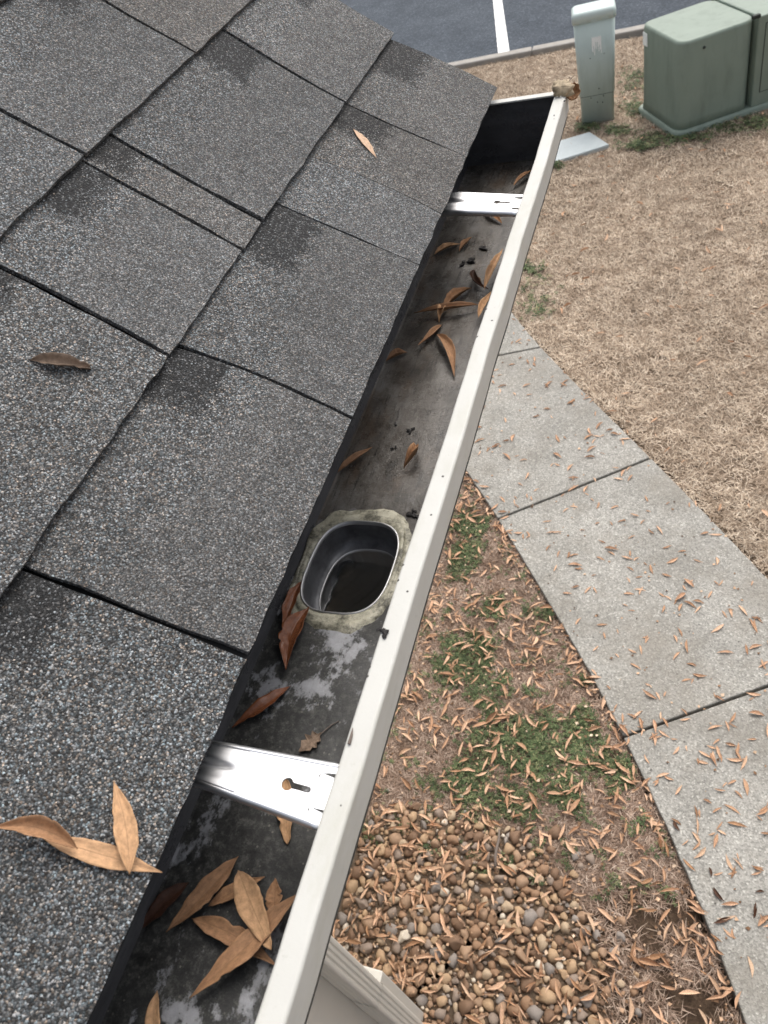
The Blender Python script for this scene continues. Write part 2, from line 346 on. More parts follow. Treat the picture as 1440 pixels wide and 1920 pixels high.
# ------------------------------------------------------------------ terrain
LWX = (-7.0, 7.0); KERB_Y = 10.28
big = mesh_obj('ground', [(-220, -200, GZ - 0.16), (220, -200, GZ - 0.16), (220, 240, GZ - 0.16), (-220, 240, GZ - 0.16)], [(0, 1, 2, 3)], MT['soil']); tag(big, kind='structure')

def poly_px(pts): return [ground(u, v) for u, v in pts]
def pip(x, y, poly):
    c = False; n = len(poly); j = n - 1
    for i in range(n):
        if (poly[i][1] > y) != (poly[j][1] > y) and x < (poly[j][0] - poly[i][0]) * (y - poly[i][1]) / (poly[j][1] - poly[i][1]) + poly[i][0]: c = not c
        j = i
    return c
def fbm(x, y, s, seed=0.0): return mnoise.fractal(Vector((x * s, y * s, seed)), 1.0, 2.0, 4)
# sidewalk edges from the picture
L_px = [(790, 745), (870, 880), (935, 975), (1040, 1150), (1110, 1268), (1170, 1385), (1235, 1520), (1290, 1640), (1340, 1770), (1392, 1905)]
R_px = [(925, 545), (960, 590), (1010, 652), (1110, 755), (1212, 855), (1330, 975), (1440, 1092)]
Lw = [ground(*p) for p in L_px]; Rw = [ground(*p) for p in R_px]
def extend(W, lo, hi):
    W = sorted(W, key=lambda p: p.y); a = W[0] + (W[0] - W[2]) / (W[2].y - W[0].y) * (W[0].y - lo); b = W[-1] + (W[-1] - W[-3]) / (W[-1].y - W[-3].y) * (hi - W[-1].y)
    return [a] + W + [b]
Lw = extend(Lw, -2.2, 6.2); Rw = extend(Rw, -2.2, 6.2)
def edge_x(W, y):
    for a, b in zip(W, W[1:]):
        if a.y <= y <= b.y: return a.x + (b.x - a.x) * (y - a.y) / (b.y - a.y)
    return W[0].x if y < W[0].y else W[-1].x
# smooth the two edges
def smooth(W):
    ys = np.linspace(-2.2, 6.2, 85); xs = np.array([edge_x(W, y) for y in ys]); k = np.hanning(9); k /= k.sum()
    xs = np.convolve(np.pad(xs, 4, 'edge'), k, 'valid'); return ys, xs
LY, LX = smooth(Lw); RY, RX = smooth(Rw)
lx = lambda y: float(np.interp(y, LY, LX)); rx = lambda y: float(np.interp(y, RY, RX))
bed = [(p.x, p.y) for p in poly_px([(600, 1730), (690, 1535), (760, 1508), (880, 1535), (985, 1560), (1035, 1620), (1085, 1690), (1140, 1770), (1120, 1850), (1150, 1940), (900, 2150), (500, 2100)])]
bed += [(-0.97, -0.4)]
soilp = [(p.x, p.y) for p in poly_px([(1090, 1690), (1200, 1640), (1290, 1660), (1395, 1920), (1440, 2150), (900, 2200), (1000, 1850)])]

def lawn_sheet():
    nx, ny = 150, 150
    xs = np.concatenate([np.linspace(-7, -1.3, 14)[:-1], np.linspace(-1.3, 1.6, 110), np.linspace(1.6, 7, 14)[1:]])
    ys = np.concatenate([np.linspace(-5, -0.6, 10)[:-1], np.linspace(-0.6, 4.5, 170), np.linspace(4.5, KERB_Y + 0.03, 40)[1:]])
    V, S = [], []
    for y in ys:
        for x in xs:
            h = 0.012 * fbm(x, y, 2.2) + 0.006 * fbm(x, y, 9, 3)
            inside = lx(y) - 0.015 < x < rx(y) + 0.015 and y < 6.2
            z = GZ - 0.012 + h - (0.05 if inside else 0)
            V.append((x, y, z))
            sv = 0.15 + 0.5 * fbm(x, y, 3.0, 8)
            if pip(x, y, soilp): sv = 1
            if pip(x, y, bed): sv = 1
            dl = abs(x - lx(y)); dr = abs(x - rx(y))
            if min(dl, dr) < 0.05 and y < 6.2: sv = max(sv, 0.9)
            S.append(min(1, max(0, sv)))
    n = len(xs); F = [(j * n + i, j * n + i + 1, (j + 1) * n + i + 1, (j + 1) * n + i) for j in range(len(ys) - 1) for i in range(n - 1)]
    o = mesh_obj('lawn_soil', V, F, MT['soil'], smooth=True)
    a = o.data.attributes.new('soil', 'FLOAT', 'POINT'); a.data.foreach_set('value', S)
    return tag(o, kind='structure')
lawn_sheet()

# sidewalk: a gravel base sheet with a slab per panel, joints recessed
def joint(p, q):
    a, b = ground(*p), ground(*q); return a, b
J = [joint((930, 672), (1015, 655)), joint((940, 975), (1215, 865)), joint((1170, 1385), (1440, 1290))]
# each joint as y = m x + c ; panels between
jl = []
for a, b in J:
    m = (b.y - a.y) / (b.x - a.x); jl.append((m, a.y - m * a.x))
st = 1.42
jl = [(0.48, jl[0][1] + 1.62)] + jl + [(0.62, jl[2][1] - st), (0.62, jl[2][1] - 2 * st)]
side = mesh_obj('sidewalk', [(lx(y) + e, y, GZ - 0.03) for y in LY for e in (0.02,)] + [(rx(y) - 0.02, y, GZ - 0.03) for y in LY],
                [(i, len(LY) + i, len(LY) + i + 1, i + 1) for i in range(len(LY) - 1)], MT['soil'])
tag(side, kind='structure')
def cross(m, c, ex):
    y = c
    for _ in range(40): y = 0.5 * y + 0.5 * (m * ex(y) + c)
    return y
for k in range(len(jl) - 1):
    (m1, c1), (m0, c0) = jl[k], jl[k + 1]; g = 0.006
    nE = 24; nW = 4
    yl0, yl1 = cross(m0, c0, lx) + g, cross(m1, c1, lx) - g; yr0, yr1 = cross(m0, c0, rx) + g, cross(m1, c1, rx) - g
    V, F = [], []
    jit = lambda i, s: 0.006 * mnoise.noise(Vector((i * 0.9, k * 3.1, s)))
    top = []
    for i in range(nE + 1):
        t = i / nE; yl = yl0 + (yl1 - yl0) * t; yr = yr0 + (yr1 - yr0) * t
        A = Vector((lx(yl) + jit(i, 1), yl, 0)); B = Vector((rx(yr) + jit(i, 5), yr, 0))
        for j in range(nW + 1):
            p = A.lerp(B, j / nW); top.append(p)
    n = nW + 1
    for p in top: V.append((p.x, p.y, GZ + 0.022 + 0.002 * fbm(p.x, p.y, 1.5)))
    for p in top: V.append((p.x, p.y, GZ - 0.07))
    off = len(top)
    for i in range(nE):
        for j in range(nW): F.append((i * n + j, i * n + j + 1, (i + 1) * n + j + 1, (i + 1) * n + j))
    loop = [j for j in range(n)] + [i * n + nW for i in range(1, nE + 1)] + [nE * n + j for j in range(nW - 1, -1, -1)] + [i * n for i in range(nE - 1, 0, -1)]
    for a, b in zip(loop, loop[1:] + loop[:1]): F.append((b, a, off + a, off + b))
    o = mesh_obj('slab', V, F, MT['concrete'], side)
    bv = o.modifiers.new('bevel', 'BEVEL'); bv.width = 0.006; bv.segments = 2; bv.limit_method = 'ANGLE'; bv.angle_limit = 0.9

# kerb and parking lot
k1, k2 = ground(860, 130), ground(1195, 65); kd = (k2 - k1).normalized(); kn = Vector((-kd.y, kd.x, 0))
Mk = Matrix(((kd.x, kn.x, 0, k1.x), (kd.y, kn.y, 0, k1.y), (0, 0, 1, GZ), (0, 0, 0, 1)))
kerb = empty('kerb', (k1.x, k1.y, GZ)); tag(kerb, kind='structure')
for i in range(-5, 7):
    o = box_obj('kerb_stone', (i * 1.5 - 0.58 + 0.004, 0.0, -0.14), (i * 1.5 + 0.92 - 0.004, 0.15, 0.055), MT['kerb'], None, 0.018, Mk)
    o.parent = kerb; o.matrix_parent_inverse = Matrix.Translation((-k1.x, -k1.y, -GZ))
lot = mesh_obj('parking_lot', [tuple(Mk @ Vector(p)) for p in ((-60, 0.15, -0.055), (60, 0.15, -0.055), (60, 60, -0.055), (-60, 60, -0.055))], [(0, 1, 2, 3)], MT['asphalt']); tag(lot, kind='structure')
zl = GZ - 0.05
a0, a1, b0, b1 = ground(935, 111, zl), ground(957, 107, zl), ground(924, -2, zl), ground(941, -2, zl)
e0, e1 = b0 + (b0 - a0) * 0.7, b1 + (b1 - a1) * 0.7
V = []; n = 60
for i in range(n + 1):
    t = i / n
    for p, q, s in ((a0, e0, 1), (a1, e1, 2)):
        v = p.lerp(q, t); V.append((v.x + 0.006 * mnoise.noise(Vector((i * 0.8, s * 7, 0))), v.y, zl + 0.0))
line = mesh_obj('bay_line', V, [(2 * i, 2 * i + 1, 2 * i + 3, 2 * i + 2) for i in range(n)], MT['line'], lot)

# ------------------------------------------------------------------ grass (uncountable)
def in_view(x, y, z, pad=60):
    u, v, dd = project((x, y, z)); return dd > 0 and -pad < u < 1440 + pad and -pad < v < 1920 + pad
def visible_ground(u, v):
    # right of the gutter's front edge in the picture (left of it the roof hides the ground)
    return u > 575 + (1920 - v) * 0.3 - 25 or v < 200
def blades(name, pts, mat, lo, hi, wd, lay, seg=2, parent=None):
    P = np.asarray(pts); n = len(P)
    L = rng.uniform(lo, hi, n); az = rng.uniform(0, 2 * PI, n); tilt = rng.uniform(*lay, n); ww = rng.uniform(wd * 0.6, wd * 1.3, n)
    dx, dy = np.cos(az), np.sin(az); sx, sy = -dy, dx
    rows = []
    for k in range(seg + 1):
        t = k / seg; tt = tilt * (0.55 + 0.75 * t)
        c = P + np.stack([dx * np.sin(tt) * L * t, dy * np.sin(tt) * L * t, np.abs(np.cos(tt)) * L * t * 0.9], 1)
        w_ = ww * (1 - 0.85 * t) * 0.5
        side_ = np.stack([sx * w_, sy * w_, np.zeros(n)], 1)
        rows += [c - side_, c + side_]
    V = np.stack(rows, 1).reshape(-1, 3); k = 2 * (seg + 1)
    base = (np.arange(n) * k)[:, None]
    F = np.concatenate([base + np.array([2 * i, 2 * i + 1, 2 * i + 3, 2 * i + 2]) for i in range(seg)], 1).reshape(-1, 4)
    m = bpy.data.meshes.new(name); m.vertices.add(len(V)); m.vertices.foreach_set('co', V.ravel())
    m.loops.add(F.size); m.loops.foreach_set('vertex_index', F.ravel().astype(np.int32)); m.polygons.add(len(F))
    m.polygons.foreach_set('loop_start', np.arange(0, F.size, 4, dtype=np.int32)); m.update(calc_edges=True)
    m.materials.append(mat); o = bpy.data.objects.new(name, m); return link(o, parent)
boxes_clear = []
def lawn_ok(x, y):
    if y < 6.2 and lx(y) - 0.01 < x < rx(y) + 0.012: return False
    if pip(x, y, bed) or y > KERB_Y + (x - k1.x) * kd.y - 0.02: return False
    for bx, by, br in boxes_clear:
        if abs(x - bx) < br and abs(y - by) < br: return False
    return True
pts, pth = [], []
clov_px = [(880, 985, 45, 30), (870, 1050, 40, 40), (930, 1140, 30, 30), (870, 1240, 75, 75), (910, 1290, 60, 50), (1080, 1365, 70, 45), (1000, 1400, 150, 75), (880, 1470, 80, 55), (1140, 1440, 70, 50), (950, 1500, 70, 40), (1060, 1480, 60, 40), (1025, 1150, 25, 16), (1100, 1275, 18, 14)]
clov = []
for u, v, a, b in clov_px:
    c = ground(u, v); ea = (ground(u + a, v) - c).length; eb = (ground(u, v + b) - c).length; clov.append((c.x, c.y, ea, eb))
def clover_amt(x, y):
    m = 0
    for cx, cy, ea, eb in clov:
        q = ((x - cx) / ea) ** 2 + ((y - cy) / eb) ** 2
        m = max(m, 1.15 - q)
    return m * 0.95 + 0.8 * fbm(x, y, 11, 2)
tries = 0
while len(pts) < 230000 and tries < 560000:
    tries += 1
    near = tries % 5
    y = random.uniform(-0.2, 10.3) if near else random.uniform(-2, 10.4); x = (random.uniform(-1.3, 1.7) if y < 7 else random.uniform(-3.4, 1.7)) if near else random.uniform(-6, 5)
    if not lawn_ok(x, y): continue
    if x < -0.99 and y < 1.0: continue
    if y < 6.2 and x < lx(y):
        cl = clover_amt(x, y)
        sp = pip(x, y, soilp)
        if random.random() < (0.45 if cl > 0.3 else 0.0): continue
        if sp and (fbm(x, y, 5, 4) < -0.1 or random.random() < 0.5): continue
        pth.append((x, y, GZ - 0.012 + 0.012 * fbm(x, y, 2.2)))
    else:
        if fbm(x, y, 3, 6) < -0.25 and random.random() < 0.55: continue
        pts.append((x, y, GZ - 0.012 + 0.012 * fbm(x, y, 2.2)))
tag(blades('lawn_grass', pts, MT['dry'], 0.028, 0.066, 0.0062, (0.6, 1.5)), 'dry tan dormant lawn grass beyond the sidewalk', 'grass', kind='stuff')
extra = []
for x, y, z in pth:
    extra.append((x, y, z)); 
    for _ in range(2): extra.append((x + random.gauss(0, 0.012), y + random.gauss(0, 0.012), z))
tag(blades('strip_thatch', extra, MT['thatch'], 0.025, 0.065, 0.0042, (1.0, 1.5)), 'matted pinkish dry grass between house and sidewalk', 'grass', kind='stuff')

# clover and weeds: small three-leaflet leaves
def clover_mesh(name, pts, mat, size, parent=None):
    V, F = [], []
    for x, y, z in pts:
        h = random.uniform(0.005, 0.030); a0 = random.uniform(0, 6.28); s = size * random.uniform(0.6, 1.3); tx, ty = random.uniform(-0.4, 0.4), random.uniform(-0.4, 0.4)
        b = len(V)
        V.append((x, y, z + h))
        for k in range(3):
            a = a0 + k * 2.094
            for da, rr, dz in ((-0.5, 0.75, 0.15), (0, 1.0, 0.0), (0.5, 0.75, 0.15)):
                ux, uy = math.cos(a + da) * rr * s, math.sin(a + da) * rr * s
                V.append((x + ux, y + uy, z + h + tx * ux + ty * uy + dz * s))
            i = b + 1 + 3 * k; F += [(b, i, i + 1), (b, i + 1, i + 2)]
    return mesh_obj(name, V, F, mat, parent)
cp = []
for _ in range(90000):
    x = random.uniform(-0.98, 0.4); y = random.uniform(0.7, 3.6)
    if x > lx(y) - 0.015: continue
    c = clover_amt(x, y)
    if c > 0.0 and random.random() < 0.04 +  min(1, max(0, c - 0.15) * 1.15): cp.append((x, y, GZ - 0.012))
tag(clover_mesh('clover', cp[:20000], MT['clover'], 0.0095), 'green clover patches in the strip beside the sidewalk', 'clover', kind='stuff')
wp = []
weed_px = [(1190, 150, 25, 20), (1190, 205, 22, 14), (1100, 240, 22, 8), (1160, 245, 25, 10), (1230, 262, 45, 12), (1290, 258, 40, 10), (1360, 240, 50, 12), (1420, 232, 30, 14), (1200, 275, 30, 6), (1000, 525, 40, 35), (1010, 575, 30, 20), (985, 505, 25, 10), (1045, 310, 10, 6)]
for u, v, a, b in weed_px:
    amt = 150 if v < 300 else 60
    for _ in range(amt):
        q = ground(u + random.gauss(0, a * 0.55), v + random.gauss(0, b * 0.55)); wp.append((q.x, q.y, GZ - 0.005))
tag(clover_mesh('weeds', wp, MT['clover'], 0.022), 'low green weeds around the utility boxes and lawn', 'weeds', kind='stuff')

# ------------------------------------------------------------------ house: roof, shingles, fascia, wall
P1, P2, E1, E2, YE = 0.5363, 0.7033, 0.2053, 0.2075, 1.185
house = empty('house', (-1.0, 0, GZ)); tag(house, 'house with grey granule shingle roof above the gutter', 'house')
def own(o, root):          # keep world placement under an empty that is not at the origin
    o.parent = root; o.matrix_parent_inverse = root.matrix_world.inverted() if root.matrix_world != Matrix() else Matrix.Translation(-root.location)
    return o
Apt = Vector((-E1 * math.cos(P1), 0, E1 * math.sin(P1)))
def roof_pt(course, v, y, lift=0.0):
    """v metres up from the lower edge of a course; a little butt thickness lifts each lower edge over the one below"""
    if course == 0:
        n = Vector((math.sin(P1), 0, math.cos(P1)))
        if v <= E1: b = Vector((-v * math.cos(P1), y, v * math.sin(P1))) + n * (0.010 * (v / E1) * (1 - v / E1))
        else: b = Apt + Vector((-(v - E1) * math.cos(P2), y, (v - E1) * math.sin(P2))) - n * 0.0
        return b + n * lift
    n = Vector((math.sin(P2), 0, math.cos(P2)))
    s = v + (course - 1) * E2
    h = 0.0072 * (1 - v / E2)
    return Apt + Vector((-s * math.cos(P2), y, s * math.sin(P2))) + n * (h + lift)
NC = 8
deck_v, ys = [], (-2.4, YE - 0.012)
prof = [(0.0, -0.016)] + [(0, 0)]
top = [Vector((-0.052, 0, 0.052 * math.tan(P1) - 0.0135)), Apt + Vector((-0.005, 0, -0.013)), Apt + Vector((-NC * E2 * math.cos(P2), 0, NC * E2 * math.sin(P2) - 0.008))]
poly = [(p.x, p.z) for p in top] + [(p.x, p.z - 0.05) for p in reversed(top)]
V = [(x, y, z) for y in ys for x, z in poly]; k = len(poly)
F = [tuple(range(k)), tuple(range(2 * k - 1, k - 1, -1))] + [(i, i + k, (i + 1) % k + k, (i + 1) % k) for i in range(k)]
bmr = bmesh.new(); vs = [bmr.verts.new(p) for p in V]
for q in F: bmr.faces.new([vs[i] for i in q])
roof = bm_obj('roof', bmr, MT['deck']); own(roof, house)
def shingle(course, y0, y1, grit, patch, gap=0.0022, dz=0.0, tone=1.0):
    ny = max(4, int((y1 - y0) / 0.012)); E = E1 if course == 0 else E2; top_v = E + 0.028; nv = 9
    th = 0.0055
    g0 = gap * random.uniform(0.7, 1.3); V = []; U = []; G = []
    sd = random.random() * 50
    curl = random.uniform(-0.0006, 0.0016)
    for s in (0, 1):
        for j in range(nv + 1):
            for i in range(ny + 1):
                t = i / ny; y = y0 + g0 + (y1 - y0 - 2 * g0) * t; v = -0.001 + top_v * j / nv
                bow = lambda yb: 0.011 * mnoise.noise(Vector((yb * 7.3, course * 2.7, 0.5)))
                y += ((1 - t) * bow(y0) + t * bow(y1)) * math.sin(PI * min(1, max(0, v / E)))
                if i in (0, ny): y += 0.0013 * mnoise.noise(Vector((j * 1.7, sd, i))) + 0.0016 * mnoise.noise(Vector((j * 0.4, sd, i + 7)))
                if j == 0: v += 0.0022 * mnoise.noise(Vector((i * 0.28, sd, 9))) + 0.0012 * mnoise.noise(Vector((i * 1.9, sd, 4)))
                edge = curl * max(0, 1 - j / 2.5) * (1 + 0.9 * mnoise.noise(Vector((i * 0.17, sd, 2))))
                p = roof_pt(course, v, y, dz + edge + 0.0005 * mnoise.noise(Vector((i * 0.2, j * 0.5, sd))) - s * th)
                V.append(p); U.append((E - v, y1 - y))       # U: metres below the next course / from the far side
    n = (nv + 1) * (ny + 1); R = ny + 1; F = []
    for j in range(nv):
        for i in range(ny):
            a = j * R + i; F.append((a, a + 1, a + R + 1, a + R)); F.append((n + a, n + a + R, n + a + R + 1, n + a + 1))
    loop = list(range(R)) + [j * R + ny for j in range(1, nv + 1)] + [nv * R + i for i in range(ny - 1, -1, -1)] + [j * R for j in range(nv - 1, 0, -1)]
    for a, b in zip(loop, loop[1:] + loop[:1]): F.append((b, a, n + a, n + b))
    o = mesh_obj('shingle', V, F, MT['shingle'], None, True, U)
    o.data.polygons.foreach_set('use_smooth', [i < 2 * nv * ny for i in range(len(F))])
    a = o.data.attributes.new('grit', 'FLOAT', 'POINT'); a.data.foreach_set('value', [grit] * len(V))
    a = o.data.attributes.new('patch', 'FLOAT_VECTOR', 'POINT'); a.data.foreach_set('vector', [patch[0], patch[1], 0.0] * len(V))
    tw = random.uniform(-0.03, 0.03); a = o.data.attributes.new('tone', 'FLOAT_COLOR', 'POINT'); a.data.foreach_set('color', [tone * (1 + tw), tone, tone * (1 - tw), 1.0] * len(V))
    o.data.set_sharp_from_angle(angle=0.7)
    own(o, house)
    # roof is the parent part: shingles are its pieces
    o.parent = roof; o.matrix_parent_inverse = Matrix()
    return o
T = 0.3048
lay = {
    0: [(-1.52, 0.3), (-1.22, 0.5), (-0.915, 0.4), (-0.61, 0.3), (-0.3048, 0.95), (0.0, 0.22), (T, 0.2), (2 * T, 0.25), (0.742, 0.25), (3 * T, 0.35), (YE, 0)],
    1: [(-1.50, 0.3), (-1.02, 0.2), (-0.66, 0.5), (-0.36, 0.4), (-0.06, 0.75), (0.280, 0.22), (0.488, 0.3), (0.556, 0.3), (0.904, 0.35), (YE + 0.012, 0)],
    2: [(-1.6, 0.3), (-1.2, 0.4), (-0.7, 0.2), (-0.25, 0.3), (0.12, 0.55), (0.493, 0.4), (0.800, 0.3), (YE + 0.012, 0)],
    3: [(-1.5, 0.4), (-0.9, 0.3), (-0.5, 0.3), (0.05, 0.3), (0.36, 0.4), (0.70, 0.45), (YE + 0.012, 0)]}
for c in range(4, NC): lay[c] = [(-1.5 + i * 0.33 + 0.15 * (c % 2), 0.2 + 0.3 * random.random()) for i in range(8)] + [(YE + 0.01, 0)]
for c, ed in lay.items():
    for (y0, g), (y1, _) in zip(ed, ed[1:]):
        w_ = y1 - y0
        patch = (random.uniform(0.045, 0.095), min(w_ * 0.5, random.uniform(0.07, 0.15)))
        if c == 0 and abs(y0 - 2 * T) < 0.01: patch = (-0.2, -0.2)
        if c == 1 and y0 == 0.488: patch = (0.06, 0.07)
        tight = (c == 0 and abs(y1 - 0.742) < 0.001) or (c == 0 and abs(y0 - 0.742) < 0.001)
        shingle(c, y0, y1, g, patch, 0.0008 if tight else 0.0033, random.uniform(-0.0004, 0.0006), 0.72 if c == 0 and y1 < -0.3 else random.uniform(1.16, 1.42))
# starter strip under the first course, drip edge, fascia, soffit, wall
own(box_obj('starter_strip', (-0.10, -1.6, -0.0052), (0.0, YE - 0.003, -0.0005), MT['deck'], None, 0, Matrix.Translation((-0.002, 0, -0.0065)) @ Matrix.Rotation(P1, 4, 'Y')), house)
own(box_obj('fascia_board', (-0.100, -2.4, -0.20), (-0.0765, YE - 0.03, -0.022), MT['fascia']), house)
own(box_obj('soffit', (-1.0, -2.4, -0.205), (-0.0770, YE - 0.04, -0.195), MT['fascia']), house)
wall = own(box_obj('wall', (-3.2, -2.4, GZ - 0.1), (-0.985, 0.95, -0.2), MT['wall']), house)
gv = [(-1.0, -0.2), (-0.10, -0.2), (-0.10, -0.03)] + [(Apt.x - 0.01, Apt.z - 0.066)] + [(Apt.x - 7.4 * E2 * math.cos(P2), Apt.z + 7.4 * E2 * math.sin(P2) - 0.07), (Apt.x - 7.4 * E2 * math.cos(P2), -0.2)]
for yy, nm in ((1.155, 'rake_board'),):
    bmr = bmesh.new(); a = [bmr.verts.new((x, yy, z)) for x, z in gv]; b = [bmr.verts.new((x, yy - 0.02, z)) for x, z in gv]
    bmr.faces.new(a); bmr.faces.new(b[::-1])
    for i in range(len(gv)): bmr.faces.new((a[i], b[i], b[(i + 1) % len(gv)], a[(i + 1) % len(gv)]))
    own(bm_obj(nm, bmr, MT['fascia']), house)

# ------------------------------------------------------------------ gutter
gut = empty('gutter', (0.03, 0.5, -0.135)); tag(gut, 'cream metal gutter with grimy wet trough along the shingle eave', 'gutter')
GY0, GY1 = -1.6, 1.172
FZ = -0.135; BX = -0.072; XL, LWD, ZL = 0.1043, 0.0207, -0.0198
def strip(name, prof, y0, y1, mat, ny, wob=True, parent=gut, smooth=True):
    V, F = [], []; k = len(prof)
    for j in range(ny + 1):
        y = y0 + (y1 - y0) * j / ny
        for x, z in prof:
            o_ = 0.0018 * mnoise.noise(Vector((y * 5, 0, 3))) + 0.0006 * mnoise.noise(Vector((y * 21, 0, 8))) + 0.0010 * math.exp(-((y - 0.47) / 0.05) ** 2) if wob and x > 0.09 else 0
            V.append((x - o_, y, z + (0.0006 * mnoise.noise(Vector((y * 9, x * 8, 1))) if wob else 0)))
    for j in range(ny):
        for i in range(k - 1): a = j * k + i; F.append((a, a + k, a + k + 1, a + 1))
    o = mesh_obj(name, V, F, mat, None, smooth); return own(o, parent)
# floor with the oval outlet cut out of it
OX, OY, ORX, ORY = -0.0075, 0.203, 0.0515, 0.0655
def stadium(rx_, ry_, n=64, z=0.0, cx=OX, cy=OY, sq=3.0):
    out = []
    for i in range(n):
        a = 2 * PI * i / n; c, s_ = math.cos(a), math.sin(a)
        out.append(Vector((cx + rx_ * math.copysign(abs(c) ** (2 / sq), c), cy + ry_ * math.copysign(abs(s_) ** (2 / sq), s_), z)))
    return out
FX1 = 0.066; HY0, HY1 = 0.09, 0.32
bm = bmesh.new()
def grid(bm, x0, x1, y0, y1, z, nx, ny):
    vv = [[bm.verts.new((x0 + (x1 - x0) * i / nx, y0 + (y1 - y0) * j / ny, z + 0.0008 * mnoise.noise(Vector((i * 0.4, (y0 + (y1 - y0) * j / ny) * 12, 2))))) for i in range(nx + 1)] for j in range(ny + 1)]
    for j in range(ny):
        for i in range(nx): bm.faces.new((vv[j][i], vv[j][i + 1], vv[j + 1][i + 1], vv[j + 1][i]))
grid(bm, BX, FX1, GY0, HY0, FZ, 10, 60); grid(bm, BX, FX1, HY1, GY1, FZ, 10, 60)
hole = stadium(ORX, ORY, 64, FZ - 0.004); mid_ = stadium(ORX + 0.005, ORY + 0.006, 64, FZ)
outr = []
for p in hole:
    dx, dy = p.x - OX, p.y - OY; t = 1e9
    for lim, dd in ((FX1 - OX, dx), (BX - OX, dx), (HY1 - OY, dy), (HY0 - OY, dy)):
        if abs(dd) > 1e-9 and lim / dd > 0: t = min(t, lim / dd)
    outr.append(Vector((OX + dx * t, OY + dy * t, FZ)))
for c in ((FX1, HY1), (BX, HY1), (BX, HY0), (FX1, HY0)):
    i = min(range(64), key=lambda i: (outr[i].x - c[0]) ** 2 + (outr[i].y - c[1]) ** 2); outr[i] = Vector((*c, FZ))
ra, rb, rc = [[bm.verts.new(p) for p in q] for q in (hole, mid_, outr)]
for A, B in ((ra, rb), (rb, rc)):
    for i in range(64): bm.faces.new((A[i], A[(i + 1) % 64], B[(i + 1) % 64], B[i]))
own(bm_obj('trough_floor', bm, MT['trough'], None, True), gut)
strip('trough_back', [(BX, -0.017), (BX, -0.05), (BX, FZ + 0.003), (BX + 0.002, FZ)], GY0, GY1, MT['trough'], 60)
ogee = [(FX1, FZ), (FX1 + 0.004, FZ + 0.003), (0.076, -0.118), (0.083, -0.098), (0.096, -0.082), (0.1135, -0.071), (0.1222, -0.0605), (0.1232, -0.0225)]
strip('trough_front', ogee, GY0, GY1, MT['trough'], 90)
outp = [(BX - 0.0015, -0.017), (BX - 0.0015, FZ - 0.002), (BX + 0.006, FZ - 0.0022)]
outp2 = [(FX1 - 0.001, FZ - 0.0022), (FX1 + 0.006, FZ + 0.002), (0.078, -0.119), (0.085, -0.1), (0.098, -0.084), (0.1155, -0.073), (0.1240, -0.060)]
strip('back_shell', outp, GY0, GY1, MT['rim'], 90)
strip('outer_shell', outp2, GY0, GY1, MT['rim'], 90)
# rim: rolled top lip and the flat front band
rimp = [(XL + 0.0015, ZL - 0.010), (XL, ZL - 0.0035), (XL + 0.0006, ZL - 0.0010), (XL + 0.0020, ZL), (XL + 0.0032, ZL), (XL + LWD - 0.0036, ZL - 0.0001), (XL + LWD - 0.0024, ZL - 0.0002), (XL + LWD - 0.0007, ZL - 0.0010), (XL + LWD, ZL - 0.0028), (XL + LWD, ZL - 0.0042), (XL + LWD, ZL - 0.0325), (XL + LWD, ZL - 0.034), (XL + LWD - 0.001, ZL - 0.0362), (XL + LWD - 0.004, ZL - 0.0372)]
rim = strip('rim', rimp, GY0, GY1 + 0.003, MT['rim'], 160)
# end cap
bm = bmesh.new()
cap = [(BX - 0.001, -0.019), (BX - 0.001, FZ - 0.0015), (FX1, FZ - 0.0015), (0.076, -0.118), (0.083, -0.098), (0.096, -0.082), (0.1135, -0.071), (0.1222, -0.0605), (0.1225, -0.022), (XL, -0.021)]
a = [bm.verts.new((x, GY1 - 0.0005, z)) for x, z in cap]; b = [bm.verts.new((x, GY1 + 0.0015, z)) for x, z in cap]
bm.faces.new(a); bm.faces.new(b[::-1])
for i in range(len(cap)): bm.faces.new((a[i], a[(i + 1) % len(cap)], b[(i + 1) % len(cap)], b[i]))
ec = own(bm_obj('end_cap', bm, MT['trough']), gut)
fl = own(box_obj('end_cap_flange', (BX, GY1 - 0.012, -0.0225), (XL + 0.003, GY1 + 0.0035, -0.0195), MT['rim'], None, 0.0008), gut)
# sealant ring, uneven
bm = bmesh.new(); rings = []
for k, (gx, gz) in enumerate(((0.0015, 0.0006), (0.004, 0.0022), (0.008, 0.0034), (0.0105, 0.0012), (0.0135, 0.0034), (0.017, 0.0018), (0.0205, -0.0006))):
    ring = []
    for i, p in enumerate(stadium(ORX + gx * 0.72, ORY + gx * 1.15, 64, FZ)):
        n1 = mnoise.noise(Vector((math.cos(i * 0.0982) * 2.2, math.sin(i * 0.0982) * 2.2, k * 0.35)))
        q = p + (p - Vector((OX, OY, FZ))).normalized() * ((n1 * 0.007 + 0.004 * mnoise.noise(Vector((i * 0.5, k, 4)))) if k > 3 else n1 * 0.001)
        q.x = min(max(q.x, BX + 0.002), FX1 - 0.001); q.z = FZ + gz + 0.0016 * n1 * (1 if 0 < k < 6 else 0) + (0.004 * max(0, (BX + 0.012 - q.x) / 0.012))
        ring.append(bm.verts.new(q))
    rings.append(ring)
for A, B in zip(rings, rings[1:]):
    for i in range(64): bm.faces.new((A[i], A[(i + 1) % 64], B[(i + 1) % 64], B[i]))
seal = own(bm_obj('sealant', bm, MT['seal'], None, True), gut)
